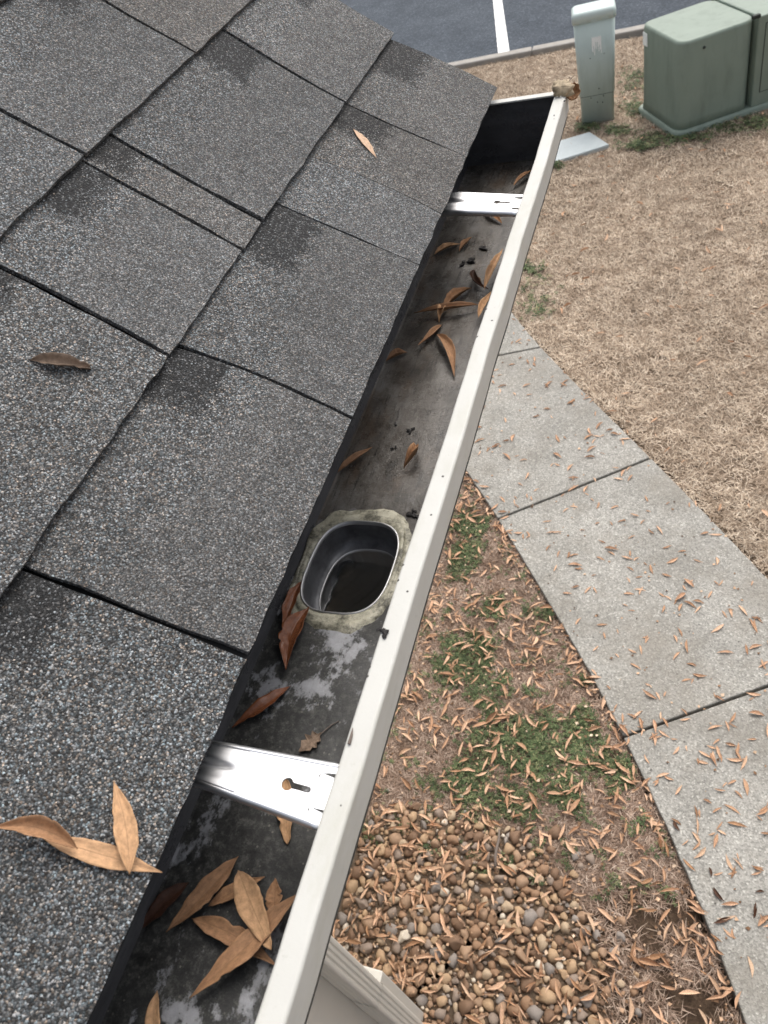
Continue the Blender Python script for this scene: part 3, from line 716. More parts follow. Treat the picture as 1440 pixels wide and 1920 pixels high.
# outlet: bright rim, tube narrowing to a second oval, dark ribbed elbow below
outlet = empty('outlet', (OX, OY, FZ)); own(outlet, gut)
bpy.context.view_layer.update()
def loft(name, loops, mat, parent, close=True):
    bm = bmesh.new(); R = [[bm.verts.new(p) for p in q] for q in loops]; n = len(R[0])
    for A, B in zip(R, R[1:]):
        for i in range(n): bm.faces.new((A[i], A[(i + 1) % n], B[(i + 1) % n], B[i]))
    bm.normal_update()
    m = bpy.data.meshes.new(name); bm.to_mesh(m); bm.free(); m.materials.append(mat); m.polygons.foreach_set('use_smooth', [True] * len(m.polygons))
    o = link(bpy.data.objects.new(name, m)); o.parent = parent
    o.matrix_parent_inverse = parent.matrix_world.inverted(); return o
loft('outlet_rim', [stadium(ORX + 0.0022, ORY + 0.0022, 64, FZ - 0.001), stadium(ORX + 0.0015, ORY + 0.0015, 64, FZ + 0.0018), stadium(ORX - 0.0002, ORY - 0.0002, 64, FZ + 0.0018), stadium(ORX - 0.0010, ORY - 0.0010, 64, FZ - 0.003)], MT['alu_dull'], outlet)
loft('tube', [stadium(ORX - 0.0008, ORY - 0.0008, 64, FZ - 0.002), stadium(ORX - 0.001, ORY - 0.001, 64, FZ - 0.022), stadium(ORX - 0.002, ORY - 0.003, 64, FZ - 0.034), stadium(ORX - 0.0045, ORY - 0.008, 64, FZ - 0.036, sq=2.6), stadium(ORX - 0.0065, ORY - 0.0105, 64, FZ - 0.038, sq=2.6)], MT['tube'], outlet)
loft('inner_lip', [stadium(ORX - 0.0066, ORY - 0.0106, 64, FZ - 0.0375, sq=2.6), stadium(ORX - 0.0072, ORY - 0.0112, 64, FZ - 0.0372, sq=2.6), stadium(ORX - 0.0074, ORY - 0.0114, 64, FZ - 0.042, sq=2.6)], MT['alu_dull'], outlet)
# downspout: ribbed elbow under the outlet, slanted offset back under the soffit, vertical pipe, kick-out elbow
spout = empty('downspout', (-0.545, 0.072, GZ)); tag(spout, 'cream ribbed downspout pipe below the gutter, beside the river stones', 'downspout')
bpy.context.view_layer.update()
def pipe_ring(c, ax, ay, hx, hy, n=60, rib=0.0018):
    """rounded rectangle with shallow grooves on the faces; ax, ay unit vectors, hx, hy half sizes"""
    rad = 0.22 * min(hx, hy); out = []
    groove = lambda u, k: rib / (1 + math.exp(-10 * (math.cos(u * PI * k) - 0.35))) if abs(u) < 0.80 else 0.0
    for side_ in range(4):
        L, D = (hy, hx) if side_ % 2 == 0 else (hx, hy); c_, s_ = ((1, 0), (0, 1), (-1, 0), (0, -1))[side_]
        pts_ = [(D - groove((2 * i / n - 1) * (L - rad) / L, 4.5 if side_ % 2 == 0 else 3.5) * (1 if side_ % 2 == 0 else 0.4), (2 * i / n - 1) * (L - rad)) for i in range(n + 1)]
        pts_ += [(D - rad + rad * math.cos(a), L - rad + rad * math.sin(a)) for a in (PI / 8, PI / 4, 3 * PI / 8)]
        for p, q in pts_: out.append(Vector(c) + Vector(ax) * (p * c_ - q * s_) + Vector(ay) * (p * s_ + q * c_))
    return out
DX, DY = -0.545, 0.072
Yv = Vector((0, 1, 0))
def swept(path, hx, hy, rip=0.0, rib=0.0018):
    L = []
    for i, p in enumerate(path):
        a = path[max(i - 1, 0)]; b = path[min(i + 1, len(path) - 1)]; t = (Vector(b) - Vector(a)).normalized()
        ax = Yv.cross(t).normalized(); k = 1 + rip * (i % 2)
        L.append(pipe_ring(p, ax, Yv, hx * k, hy * k, 54, rib))
    return L
def arc(p, q, c, n):      # quadratic curve
    p, q, c = Vector(p), Vector(q), Vector(c); return [p.lerp(c, t / n).lerp(c.lerp(q, t / n), t / n) for t in range(n + 1)]
def sp_part(name, path, hx, hy, mat, rip=0.0, rib=0.0018): return loft(name, swept(path, hx, hy, rip, rib), mat, spout)
sp_part('top_elbow', [Vector((OX, OY, FZ - 0.040)), Vector((OX, OY, FZ - 0.075))] + arc((OX, OY, FZ - 0.08), (-0.13, 0.18, -0.33), (OX - 0.005, OY, -0.26), 22), 0.050, 0.060, MT['alu_dull'], 0.06)
sp_part('offset_pipe', [Vector((-0.125, 0.181, -0.325)), Vector((-0.50, DY, -0.645))], 0.045, 0.036, MT['spout'])
sp_part('lower_elbow', arc((-0.49, DY, -0.637), (DX, DY, -0.80), (DX - 0.002, DY, -0.725), 14), 0.048, 0.036, MT['spout'], 0.03)
ZK = -2.33
sp_part('pipe', [Vector((DX, DY, -0.795)), Vector((DX, DY, ZK))], 0.047, 0.035, MT['spout'], 0, 0.0045)
sp_part('lower_pipe', [Vector((DX, DY, ZK + 0.012)), Vector((DX, DY, GZ - 0.03))], 0.0485, 0.0365, MT['spout'], 0, 0.0045)
o = box_obj('side_box', (DX - 0.05, DY + 0.034, GZ - 0.02), (DX + 0.036, DY + 0.072, ZK + 0.012), MT['spout'], None, 0.005); o.parent = spout; o.matrix_parent_inverse = spout.matrix_world.inverted()
own(box_obj('porch_post', (-0.95, -0.16, GZ - 0.02), (DX - 0.050, DY + 0.034, -0.2), MT['spout'], None, 0.006), house)

# hangers: sheet straps with turned-down sides, a pressed groove and a keyhole slot
def hanger(yb0, yb1, yf0, yf1, z=-0.0235):
    """yb: near/far Y at the back, yf: near/far Y at the front rim"""
    h = empty('hanger', (0.03, 0.5 * (yb0 + yb1), z)); own(h, gut); bpy.context.view_layer.update()
    X0, X1, XM = -0.060, XL + 0.004, 0.030
    yl = lambda x: yb0 + (yf0 - yb0) * (x - X0) / (X1 - X0); yh = lambda x: yb1 + (yf1 - yb1) * (x - X0) / (X1 - X0)
    def P(x, s, zz=0.0): return Vector((x, yl(x) + (yh(x) - yl(x)) * s, z + zz + 0.0015 * (x - X0) / (X1 - X0)))
    bm = bmesh.new()
    # back half: pressed channel
    nx, ns = 22, 24; vv = []
    for i in range(nx + 1):
        x = X0 + (XM - X0) * i / nx; row = []
        depth = 0.0075 * max(0.0, min(1, (0.018 - x) / 0.036)) ** 0.8; half = 0.07 + 0.20 * max(0.0, (0.022 - x) / 0.066)
        for j in range(ns + 1):
            s_ = j / ns; q = abs(s_ - 0.52) / half
            row.append(bm.verts.new(P(x, s_, -depth * (0.5 + 0.5 * math.cos(PI * min(1, q))) - 0.004 * max(0, (0.0 - x) / 0.044) * abs(2 * s_ - 1) ** 3)))
        vv.append(row)
    for i in range(nx):
        for j in range(ns): bm.faces.new((vv[i][j], vv[i + 1][j], vv[i + 1][j + 1], vv[i][j + 1]))
    # front half with keyhole and two notches
    outer = list(vv[-1])
    e_hi = [bm.verts.new(P(XM + (X1 - XM) * t, 1.0)) for t in (0.25, 0.5, 0.75)]
    front = []
    for s_ in np.linspace(1, 0, 41):
        x = X1
        for c in (0.80, 0.17):
            if abs(s_ - c) < 0.075: x = X1 - 0.017 + 0.007 * (abs(s_ - c) / 0.075) ** 3
        front.append(bm.verts.new(P(x, float(s_))))
    e_lo = [bm.verts.new(P(XM + (X1 - XM) * t, 0.0)) for t in (0.75, 0.5, 0.25)]
    loop = outer + e_hi + front + e_lo
    kh = []; kx, ks = 0.068, 0.50
    for i in range(20):
        a = math.radians(28 + (304) * i / 19); kh.append((kx + 0.0052 * math.cos(a), 0.0052 * math.sin(a)))
    for i in range(9):
        a = -PI / 2 + PI * i / 8; kh.append((kx + 0.0185 + 0.0023 * math.cos(a), 0.0023 * math.sin(a)))
    wd_ = yh(kx) - yl(kx); hv = [bm.verts.new(P(x, ks + y / wd_)) for x, y in kh]
    ed = []
    for lp in (loop, hv):
        for a, b in zip(lp, lp[1:] + lp[:1]):
            e = bm.edges.get((a, b)); ed.append(e or bm.edges.new((a, b)))
    bmesh.ops.triangle_fill(bm, edges=ed, use_beauty=True, use_dissolve=False)
    plate = bm_obj('plate', bm, MT['alu'], None, True); plate.data.polygons.foreach_set('use_smooth', [p.center.x < 0.026 for p in plate.data.polygons]); plate.parent = h; plate.matrix_parent_inverse = h.matrix_world.inverted()
    sm = plate.modifiers.new('thickness', 'SOLIDIFY'); sm.thickness = 0.0010; sm.offset = -1 if plate.data.polygons[0].normal.z > 0 else 1
    # turned-down sides
    for side_ in (0, 1):
        bm = bmesh.new(); R = []
        for i in range(19):
            x = X0 + (X1 - 0.003 - X0) * i / 18; row = []
            dp = 0.010 - 0.004 * i / 18
            for k in range(7):
                a = k / 6 * PI / 2; o_ = 0.0035 * math.sin(a); zz = -0.0035 * (1 - math.cos(a))
                p = P(x, side_, zz - 0.004 * max(0, (0.0 - x) / 0.044)); p.y += o_ * (1 if side_ else -1); row.append(bm.verts.new(p))
            p = P(x, side_, -dp - 0.004 * max(0, (0.0 - x) / 0.044)); p.y += 0.0038 * (1 if side_ else -1); row.append(bm.verts.new(p)); R.append(row)
        for A, B in zip(R, R[1:]):
            for k in range(7): bm.faces.new((A[k], B[k], B[k + 1], A[k + 1]))
        o = bm_obj('side_flange', bm, MT['alu'], None, True); o.parent = h; o.matrix_parent_inverse = h.matrix_world.inverted()
        o.modifiers.new('thickness', 'SOLIDIFY').thickness = 0.0009
    for c in (0.80, 0.17):
        bm = bmesh.new(); q = [P(X1 - 0.016, c - 0.05, -0.001), P(X1 - 0.016, c + 0.05, -0.001), P(X1 - 0.006, c + 0.05, -0.0052), P(X1 - 0.006, c - 0.05, -0.0052), P(X1 + 0.001, c + 0.05, -0.001), P(X1 + 0.001, c - 0.05, -0.001)]
        v = [bm.verts.new(p) for p in q]; bm.faces.new((v[0], v[1], v[2], v[3])); bm.faces.new((v[3], v[2], v[4], v[5]))
        o = bm_obj('clip_tab', bm, MT['alu'], None); o.parent = h; o.matrix_parent_inverse = h.matrix_world.inverted(); o.modifiers.new('t', 'SOLIDIFY').thickness = 0.0008
    return h
hanger(-0.097, -0.072, -0.119, -0.074)
hanger(0.812, 0.866, 0.770, 0.817)

# ------------------------------------------------------------------ leaves
def leaf_mesh(name, A, B, width, up, mat, bend=0.0, cup=0.15, arch=0.06, twist=0.0, wave=0.02, nl=34, nw=8, shape=1.0, lift=0.001, fold=0.0, curl=0.0, tipw=0.0):
    """a lance-shaped leaf from stalk A to tip B lying on the surface with normal `up`"""
    A, B, up = Vector(A), Vector(B), Vector(up).normalized(); L = (B - A).length; t_ = (B - A).normalized(); s_ = up.cross(t_).normalized()
    V, U, F = [], [], []; sd = random.random() * 99
    bites = [(random.choice((-1, 1)), random.uniform(.2, .85), random.uniform(.1, .45), random.uniform(.02, .05)) for _ in range(random.choice((0, 1, 2)))]
    for i in range(nl + 1):
        t = i / nl
        wv = max(0.02, math.sin(PI * min(1, t ** 0.9 * 0.985 + 0.01)) ** (1.12 * shape)) * (1 - 0.12 * t)
        if t < 0.06: wv *= 0.25 + t / 0.08
        if tipw and t > 0.8: wv = max(wv, tipw * (1 - ((t - 0.8) / 0.2) ** 4))
        c = A + t_ * (L * t) + s_ * (bend * L * math.sin(PI * t)) + up * (arch * L * math.sin(PI * t) + lift + curl * L * max(0, t - 0.45) ** 2)
        tw = twist * (t - 0.5) * 2
        for j in range(nw + 1):
            q = 2 * j / nw - 1
            a = tw + fold * math.copysign(1, q) * 0
            off = q * width * 0.5 * wv * (1 + 0.16 * mnoise.noise(Vector((t * 6, sd, math.copysign(3, q)))) + 0.06 * mnoise.noise(Vector((t * 17, sd, math.copysign(5, q)))))
            for bs, bt, bd, bw in bites:
                if bs * q > 0: off *= 1 - bd * math.exp(-((t - bt) / bw) ** 2)
            hgt = cup * width * wv * (q * q) + abs(q) * fold * width * wv * 0.5 + wave * width * mnoise.noise(Vector((t * 7, q * 1.2, sd))) * (abs(q) ** 1.5 + 0.3)
            p = c + s_ * (off * math.cos(tw)) + up * (abs(off * math.sin(tw)) * 1.0 + off * math.sin(tw) * 0.6 + hgt + 0.0003)
            V.append(p); U.append((t, j / nw))
    R = nw + 1
    for i in range(nl):
        for j in range(nw): a = i * R + j; F.append((a, a + 1, a + R + 1, a + R))
    org = A.lerp(B, 0.5)
    o = mesh_obj(name, [v - org for v in V], F, mat, None, True, U); o.location = org
    sm = o.modifiers.new('thickness', 'SOLIDIFY'); sm.thickness = 0.00035; sm.offset = 1
    return o
n0 = Vector((math.sin(P1), 0, math.cos(P1))); n1 = Vector((math.sin(P2), 0, math.cos(P2)))
SURF = {'floor': ((0, 0, FZ + 0.0005), (0, 0, 1)), 'roof0': ((0, 0, 0.0018), n0), 'roof1': (Apt + n1 * 0.004, n1), 'back': ((BX + 0.001, 0, 0), (1, 0, 0)),
        'seal': ((0, 0, FZ + 0.004), (0, 0, 1)), 'cap': ((0, GY1 - 0.003, 0), (0, -1, 0)), 'rim': ((0, 0, ZL + 0.0004), (0, 0, 1))}
def leaf_px(surf, p0, p1, wpx, mat, label, lift=0.0, **k):
    P, n = SURF[surf]; P = Vector(P) + Vector(n) * lift
    A, B = at_plane(*p0, P, n), at_plane(*p1, P, n); c = A.lerp(B, 0.5); dd = (c - CAM).dot(f_)
    view = (CAM - c).normalized(); t_ = (B - A).normalized(); s_ = Vector(n).cross(t_).normalized()
    fs = max(0.35, math.sqrt(max(0.05, 1 - view.dot(s_) ** 2)))
    o = leaf_mesh('leaf', A, B, wpx * dd / FPX / fs, n, MT[mat], **k)
    return tag(o, label, 'leaf', 'leaves on the roof' if surf.startswith('roof') else 'leaves in the gutter')
RL = [
 ('roof0', (662, 243), (706, 298), 17, 'leaf_pale', 'pale pink-tan leaf lying near the top of the lower shingle row', dict(cup=.1, arch=.02)),
 ('roof1', (55, 677), (172, 694), 27, 'leaf_grey', 'shrivelled brown leaf with dark stalk alone at left of the roof', dict(cup=.5, arch=.03, wave=.12, tipw=.5)),
 ('roof0', (80, 1572), (304, 1637), 50, 'leaf_tan', 'long flat tan leaf pointing at the eave, under the curled one', dict(cup=.10, arch=.015, wave=.05)),
 ('roof0', (146, 1592), (-14, 1552), 44, 'leaf_brown', 'orange-brown curled leaf at the left picture edge on the shingles', dict(cup=.55, arch=.05, wave=.05, lift=.006, bend=-.10)),
 ('roof0', (243, 1640), (213, 1466), 50, 'leaf_tan', 'upright tan spotted leaf crossing the long flat leaf on shingles', dict(cup=.2, arch=.03, lift=.006, bend=-.04, wave=.06)),
]
GL = [
 ('floor', (962, 350), (1000, 322), 11, 'leaf_brown', 'thin brown leaf leaning by the end cap of the gutter', dict(lift=.004)),
 ('floor', (942, 421), (906, 398), 15, 'leaf_brown', 'small brown leaf just in front of the far hanger', dict(cup=.3)),
 ('floor', (814, 479), (863, 458), 12, 'leaf_tan', 'narrow tan leaf against the back of the far trough', dict(cup=.2)),
 ('floor', (861, 473), (885, 450), 12, 'leaf_brown', 'short twisted brown leaf beside the narrow tan one', dict(cup=.5, twist=.5)),
 ('floor', (908, 545), (944, 474), 22, 'leaf_tan', 'tan leaf standing against the inside of the front rim', dict(lift=.012, cup=.3, arch=.05)),
 ('floor', (890, 507), (917, 550), 17, 'leaf_dark', 'dark brown curled leaf beside the rim, far half of gutter', dict(cup=.6, bend=-.14, lift=.006)),
 ('floor', (903, 540), (892, 520), 12, 'leaf_brown', 'small brown scrap tucked between the curled and tan leaves', dict(cup=.3, lift=.003)),
 ('floor', (897, 597), (922, 555), 20, 'leaf_tan', 'tan leaf half hidden behind the front rim', dict(lift=.010, cup=.3)),
 ('floor', (830, 582), (884, 542), 23, 'leaf_brown', 'broad orange-brown leaf under the long thin one', dict(cup=.35, twist=.3)),
 ('floor', (898, 572), (776, 587), 13, 'leaf_brown', 'long thin brown leaf spanning the middle of the trough', dict(cup=.3, bend=.05, lift=.007, arch=.03)),
 ('floor', (838, 583), (823, 606), 17, 'leaf_tan', 'small crumpled tan leaf below the long thin leaf', dict(cup=.8, arch=.2, twist=.6)),
 ('floor', (829, 610), (785, 655), 15, 'leaf_brown', 'brown leaf with twisted middle pointing to the eave', dict(cup=.3, bend=.06, twist=.3)),
 ('floor', (819, 627), (852, 707), 25, 'leaf_brown', 'large brown club-shaped leaf near the rim, mid gutter', dict(cup=.2, bend=.07, shape=.8, lift=.003)),
 ('floor', (764, 662), (724, 678), 14, 'leaf_brown', 'small brown leaf at the trough back edge, mid gutter', dict(cup=.4)),
 ('floor', (633, 887), (699, 842), 15, 'leaf_brown', 'narrow orange-brown leaf touching the eave above the outlet', dict(cup=.25, bend=-.03, lift=.002)),
 ('floor', (757, 880), (781, 838), 20, 'leaf_brown', 'curled brown leaf standing up above the outlet', dict(cup=.9, arch=.25, bend=-.25, twist=.8, lift=.002)),
 ('seal', (566, 1090), (531, 1188), 27, 'leaf_wet', 'dark wet narrow leaf stuck on the sealant beside the outlet', dict(cup=.3, lift=.001)),
 ('seal', (580, 1138), (537, 1257), 46, 'leaf_wet', 'glossy wet red-brown leaf hanging from the outlet rim', dict(cup=.25, bend=-.07, lift=.002)),
 ('floor', (546, 1287), (436, 1365), 27, 'leaf_wet', 'rust-red wet leaf between the outlet and near hanger', dict(cup=.3, bend=.06)),
 ('floor', (537, 1462), (540, 1584), 38, 'leaf_tan', 'tan leaf poking out from under the near hanger', dict(cup=.1, tipw=.45, shape=.6)),
 ('floor', (355, 1655), (262, 1746), 36, 'leaf_dark', 'blackish-red rotting leaf beside the near shingle edge', dict(cup=.2)),
 ('floor', (392, 1700), (497, 1645), 32, 'leaf_brown', 'short brown leaf lowest in the near leaf pile', dict(cup=.15, lift=.001)),
 ('floor', (448, 1606), (312, 1748), 42, 'leaf_brown', 'long brown leaf at the left of the near leaf pile', dict(cup=.2, bend=.06, lift=.004)),
 ('floor', (360, 1722), (520, 1812), 46, 'leaf_brown', 'brown leaf crossing under the near leaf pile', dict(cup=.15, lift=.003, bend=.04)),
 ('floor', (516, 1720), (518, 1648), 36, 'leaf_brown', 'dark-tipped brown leaf against the rim in the pile', dict(cup=.2, lift=.007)),
 ('floor', (560, 1675), (356, 1872), 50, 'leaf_brown', 'longest brown leaf slanting across the near leaf pile', dict(cup=.18, bend=.05, lift=.009)),
 ('floor', (447, 1632), (510, 1782), 58, 'leaf_tan', 'broad tan leaf with clear midrib on top of pile', dict(cup=.10, lift=.016, shape=.8, tipw=.35)),
 ('floor', (296, 1858), (308, 1975), 32, 'leaf_tan', 'tan leaf cut by the bottom picture edge in the trough', dict(cup=.15, bend=-.1)),
]
for s_, a, b, w_, m_, lab, kw in RL + GL:
    if a[1] < 900 and not s_.startswith('roof'): w_ *= 0.72; kw['cup'] = kw.get('cup', .2) + 0.25; kw['curl'] = random.uniform(-.15, .4)
    else: w_ *= 0.88
    kw.setdefault('wave', random.uniform(.04, .14)); kw.setdefault('twist', random.uniform(-.25, .25))
    leaf_px(s_, a, b, w_, m_, lab, **kw)
# pale lobed leaf between outlet and near hanger
def lobed(p0, p1, wpx, mat, label):
    P, n = SURF['floor']; A, B = at_plane(*p0, P, n), at_plane(*p1, P, n); L = (B - A).length; t_ = (B - A).normalized(); s_ = Vector((0, 0, 1)).cross(t_)
    out = [(0, .03), (.12, .10), (.2, .42), (.34, .30), (.46, .62), (.55, .36), (.7, .45), (.82, .2), (1, 0.02)]
    V, U, F = [], [], []
    for i, (t, w0) in enumerate(out):
        for q in (-1, -.5, 0, .5, 1):
            p = A + t_ * L * t + s_ * q * w0 * L * .62 + Vector((0, 0, .001 + .004 * abs(q) * mnoise.noise(Vector((i * 1.3, q, 5))) + .002 * q * q)); V.append(p); U.append((t, .5 + q / 2))
    for i in range(len(out) - 1):
        for j in range(4): a = i * 5 + j; F.append((a, a + 1, a + 6, a + 5))
    org = A.lerp(B, .5); o = mesh_obj('leaf', [v - org for v in V], F, MT[mat], None, False, U); o.location = org
    o.modifiers.new('t', 'SOLIDIFY').thickness = .0004
    bm = bmesh.new(); add_tube(bm, [A - org + Vector((0, 0, .0015)), A - t_ * .012 - org + Vector((0, 0, .0015)), A - t_ * .02 + s_ * .002 - org + Vector((0, 0, .001))], .0006, 6)
    bm_obj('stalk', bm, MT['twig'], o)
    return tag(o, label, 'leaf', 'leaves in the gutter')
lobed((604, 1376), (562, 1412), 34, 'leaf_grey', 'small pale lobed leaf with stalk behind the near hanger')

# curled dead leaf on the far rim end
cl = empty('curled_leaf', at_plane(1062, 178, (0, 0, ZL), (0, 0, 1))); tag(cl, 'big dried leaf, straw outside, brown hollow, on the far rim end', 'leaf'); bpy.context.view_layer.update()
c0 = cl.location.copy(); DPX = 0.80 * (c0 - CAM).dot(f_) / FPX     # metres per picture pixel here
rr, uu = r, -d
def cw(dx, dy, dz=0.0): return c0 + rr * (dx * DPX) + uu * (dy * DPX) + f_ * dz
def shell(name, cen, ru, rv, rd, a0, a1, b0, b1, mat, rough_):
    V, F, U = [], [], []; n, m = 18, 12
    for i in range(n + 1):
        a = a0 + (a1 - a0) * i / n
        for j in range(m + 1):
            b = b0 + (b1 - b0) * j / m; k = 1 + rough_ * mnoise.noise(Vector((a * 1.7, b * 2.2, rough_ * 9))) + rough_ * .4 * mnoise.noise(Vector((a * 5, b * 5, 1)))
            V.append(cw(cen[0] + ru * k * math.cos(a) * math.cos(b), cen[1] + rv * k * math.sin(b), cen[2] + rd * DPX * k * math.sin(a) * math.cos(b))); U.append((i / n, j / m))
    for i in range(n):
        for j in range(m): q = i * (m + 1) + j; F.append((q, q + 1, q + m + 2, q + m + 1))
    o = mesh_obj(name, V, F, mat, None, True, U); o.parent = cl; o.matrix_parent_inverse = cl.matrix_world.inverted()
    o.modifiers.new('t', 'SOLIDIFY').thickness = .0006; return o
shell('blade', (-9, 14, 0.0), 24, 19, 13, PI * 0.8, PI * 2.1, -1.3, 1.05, MT['leaf_olive'], .42)
shell('hollow', (15, 13, 0.004), 17, 20, 15, -0.2, PI + 0.3, -1.45, 1.3, MT['leaf_brown'], .22)
bm = bmesh.new(); add_tube(bm, [cw(4, 30), cw(9, 36), cw(14, 42)], .0008, 6); o = bm_obj('stalk', bm, MT['twig']); o.parent = cl; o.matrix_parent_inverse = cl.matrix_world.inverted()

# black crumbs of debris on the rim and trough
def crumb(surf, u, v, size, label, n=5):
    P, nn = SURF[surf]; c = at_plane(u, v, P, nn); dd = (c - CAM).dot(f_) / FPX * size
    bm = bmesh.new()
    for k in range(n):
        m_ = Matrix.Translation((random.gauss(0, dd * .28), random.gauss(0, dd * .28), dd * .12)) @ Matrix.Rotation(random.uniform(0, 3), 4, 'Z') @ Matrix.Diagonal((dd * random.uniform(.25, .5), dd * random.uniform(.12, .25), dd * .14, 1))
        g = bmesh.ops.create_icosphere(bm, subdivisions=1, radius=1, matrix=m_)
        for q in g['verts']: q.co += Vector((random.gauss(0, 1), random.gauss(0, 1), random.gauss(0, .5))) * dd * .05
    o = bm_obj('debris', bm, MT['black']); o.location = c; return tag(o, label, 'debris', 'black crumbs of debris')
for a in (('rim', 721, 1183, 22, 'black crumb of debris on the rim beside the outlet', 7), ('floor', 771, 805, 16, 'black crumb in the trough nearest the rim above the outlet', 3), ('floor', 741, 795, 9, 'small round black crumb in the trough above the outlet', 2),
          ('floor', 742, 838, 14, 'thin black sliver in the trough above the outlet', 2), ('rim', 1057, 191, 7, 'black speck on the far end of the rim', 2), ('rim', 1042, 216, 5, 'tiny black speck on the rim near its far end', 1),
          ('floor', 770, 965, 20, 'black muck at the top of the sealant ring', 8), ('floor', 905, 466, 14, 'black muck under the leaves near the far hanger', 6), ('floor', 880, 490, 18, 'black muck streak in the far trough', 7),
          ('floor', 793, 587, 6, 'black crumb by the tip of the long thin leaf', 1)): crumb(*a)
A, B = at_plane(655, 1396, *SURF['rim']), at_plane(662, 1366, *SURF['rim'])
bm = bmesh.new(); add_tube(bm, [A - A + Vector((0, 0, .001)), (B - A) * .5 + Vector((0.0005, 0, .0014)), B - A + Vector((0, 0, .001))], [.0014, .0011, .0003], 6)
o = bm_obj('twig', bm, MT['twig']); o.location = A; tag(o, 'tiny dark splinter lying on the rim above the near hanger', 'twig')

# ------------------------------------------------------------------ river stones
bedb = [(p[0], p[1]) for p in bed]
gb = mesh_obj('gravel_bed', [(x, y, GZ - 0.004) for x, y in bedb] , [tuple(range(len(bedb)))], MT['soil']); tag(gb, kind='structure')
a = gb.data.attributes.new('soil', 'FLOAT', 'POINT'); a.data.foreach_set('value', [0.5] * len(bedb))
protos = []
for k in range(14):
    bm = bmesh.new(); bmesh.ops.create_icosphere(bm, subdivisions=3 if k < 6 else 2, radius=1)
    cuts = [(Vector((random.gauss(0, 1), random.gauss(0, 1), random.gauss(0, .6))).normalized(), random.uniform(.45, .75)) for _ in range(7)]
    s1 = random.uniform(0.58, 0.98); s2 = random.uniform(0.5, 0.75)
    for v in bm.verts:
        p = v.co.copy(); q = 1 + 0.30 * mnoise.noise(p * 0.9 + Vector((k * 7, 0, 0))) + 0.12 * mnoise.noise(p * 2.1 + Vector((0, k * 5, 0)))
        # flatten a few sides so stones look worn, not round
        for nn in cuts:
            nv = nn[0]; h = p.dot(nv)
            if h > nn[1]: p = p - nv * (h - nn[1]) * 0.85
        v.co = Vector((p.x, p.y * s1, p.z * s2)) * q
    m = bpy.data.meshes.new('pebble'); bm.to_mesh(m); bm.free(); m.materials.append(MT['pebble']); m.polygons.foreach_set('use_smooth', [True] * len(m.polygons)); protos.append(m)
bx0, bx1 = min(p[0] for p in bed), max(p[0] for p in bed); by0, by1 = min(p[1] for p in bed), max(p[1] for p in bed)
stones = []
def free(x, y, rr_): return all((x - a) ** 2 + (y - b) ** 2 > (0.70 * (rr_ + c)) ** 2 for a, b, c, *_ in stones)
big_px = [(852, 1768, 20), (775, 1905, 22), (995, 1720, 15), (740, 1572, 15), (1080, 1775, 14), (735, 1965, 18), (1040, 1560, 14), (1005, 1790, 13), (870, 1590, 14), (765, 1690, 18)]
for u, v, s_ in big_px:
    p = ground(u, v); stones.append((p.x, p.y, s_ / 405, random.random()))
for rad_lo, rad_hi, tries in ((0.024, 0.036, 1300), (0.015, 0.024, 8000), (0.008, 0.014, 16000)):
    for _ in range(tries):
        x, y, q = random.uniform(bx0, bx1), random.uniform(by0, by1), random.uniform(rad_lo, rad_hi)
        if x < -0.96 or not pip(x, y, bed): continue
        edge = pip(x + 0.06, y, bed) and pip(x, y + 0.06, bed)
        if not edge and random.random() < 0.5: continue
        hole_ = fbm(x, y, 3.2, 12) < -0.28
        if hole_ and random.random() < 0.6: continue
        if free(x, y, q): stones.append((x, y, q, random.random()))
for _ in range(2500):
    x, y, q = random.uniform(-0.96, 0.5), random.uniform(0.2, 1.6), random.uniform(0.010, 0.026)
    if pip(x, y, bed) or x > lx(y) - 0.06 or not any(pip(x + a, y + b, bed) for a, b in ((-.16, 0), (-.09, -.05), (0, -.12), (-.05, 0), (-.26, 0) if random.random() < .3 else (-.1, 0))): continue
    if random.random() < 0.16 and free(x, y, q * 1.6): stones.append((x, y, q, random.random()))
def show(x, y, z=GZ):
    u, v, dd = project((x, y, z)); return 0 < u < 1440 and 0 < v < 1925 and visible_ground(u, v), dd
order = sorted(stones, key=lambda s_: (not show(s_[0], s_[1])[0], -s_[2] / show(s_[0], s_[1])[1]))
rest_v, rest_f = [], []
for i, (x, y, q, h) in enumerate(order):
    k = int(h * 991) % len(protos); m = protos[k]
    M = Matrix.Translation((x, y, GZ + q * 0.08)) @ Matrix.Rotation(h * 40, 4, 'Z') @ Matrix.Rotation(random.gauss(0, 0.25), 4, 'X') @ Matrix.Diagonal((q * 1.12,) * 3 + (1,))
    if i < 300:
        o = bpy.data.objects.new('pebble', m); link(o, gb); o.matrix_basis = M
    else:
        b = len(rest_v); rest_v += [tuple(M @ v.co) for v in protos[6 + k % 8].vertices]; rest_f += [tuple(b + j for j in p.vertices) for p in protos[6 + k % 8].polygons]
if rest_v: tag(mesh_obj('pebbles', rest_v, rest_f, MT['pebble'], gb, True), kind='stuff')
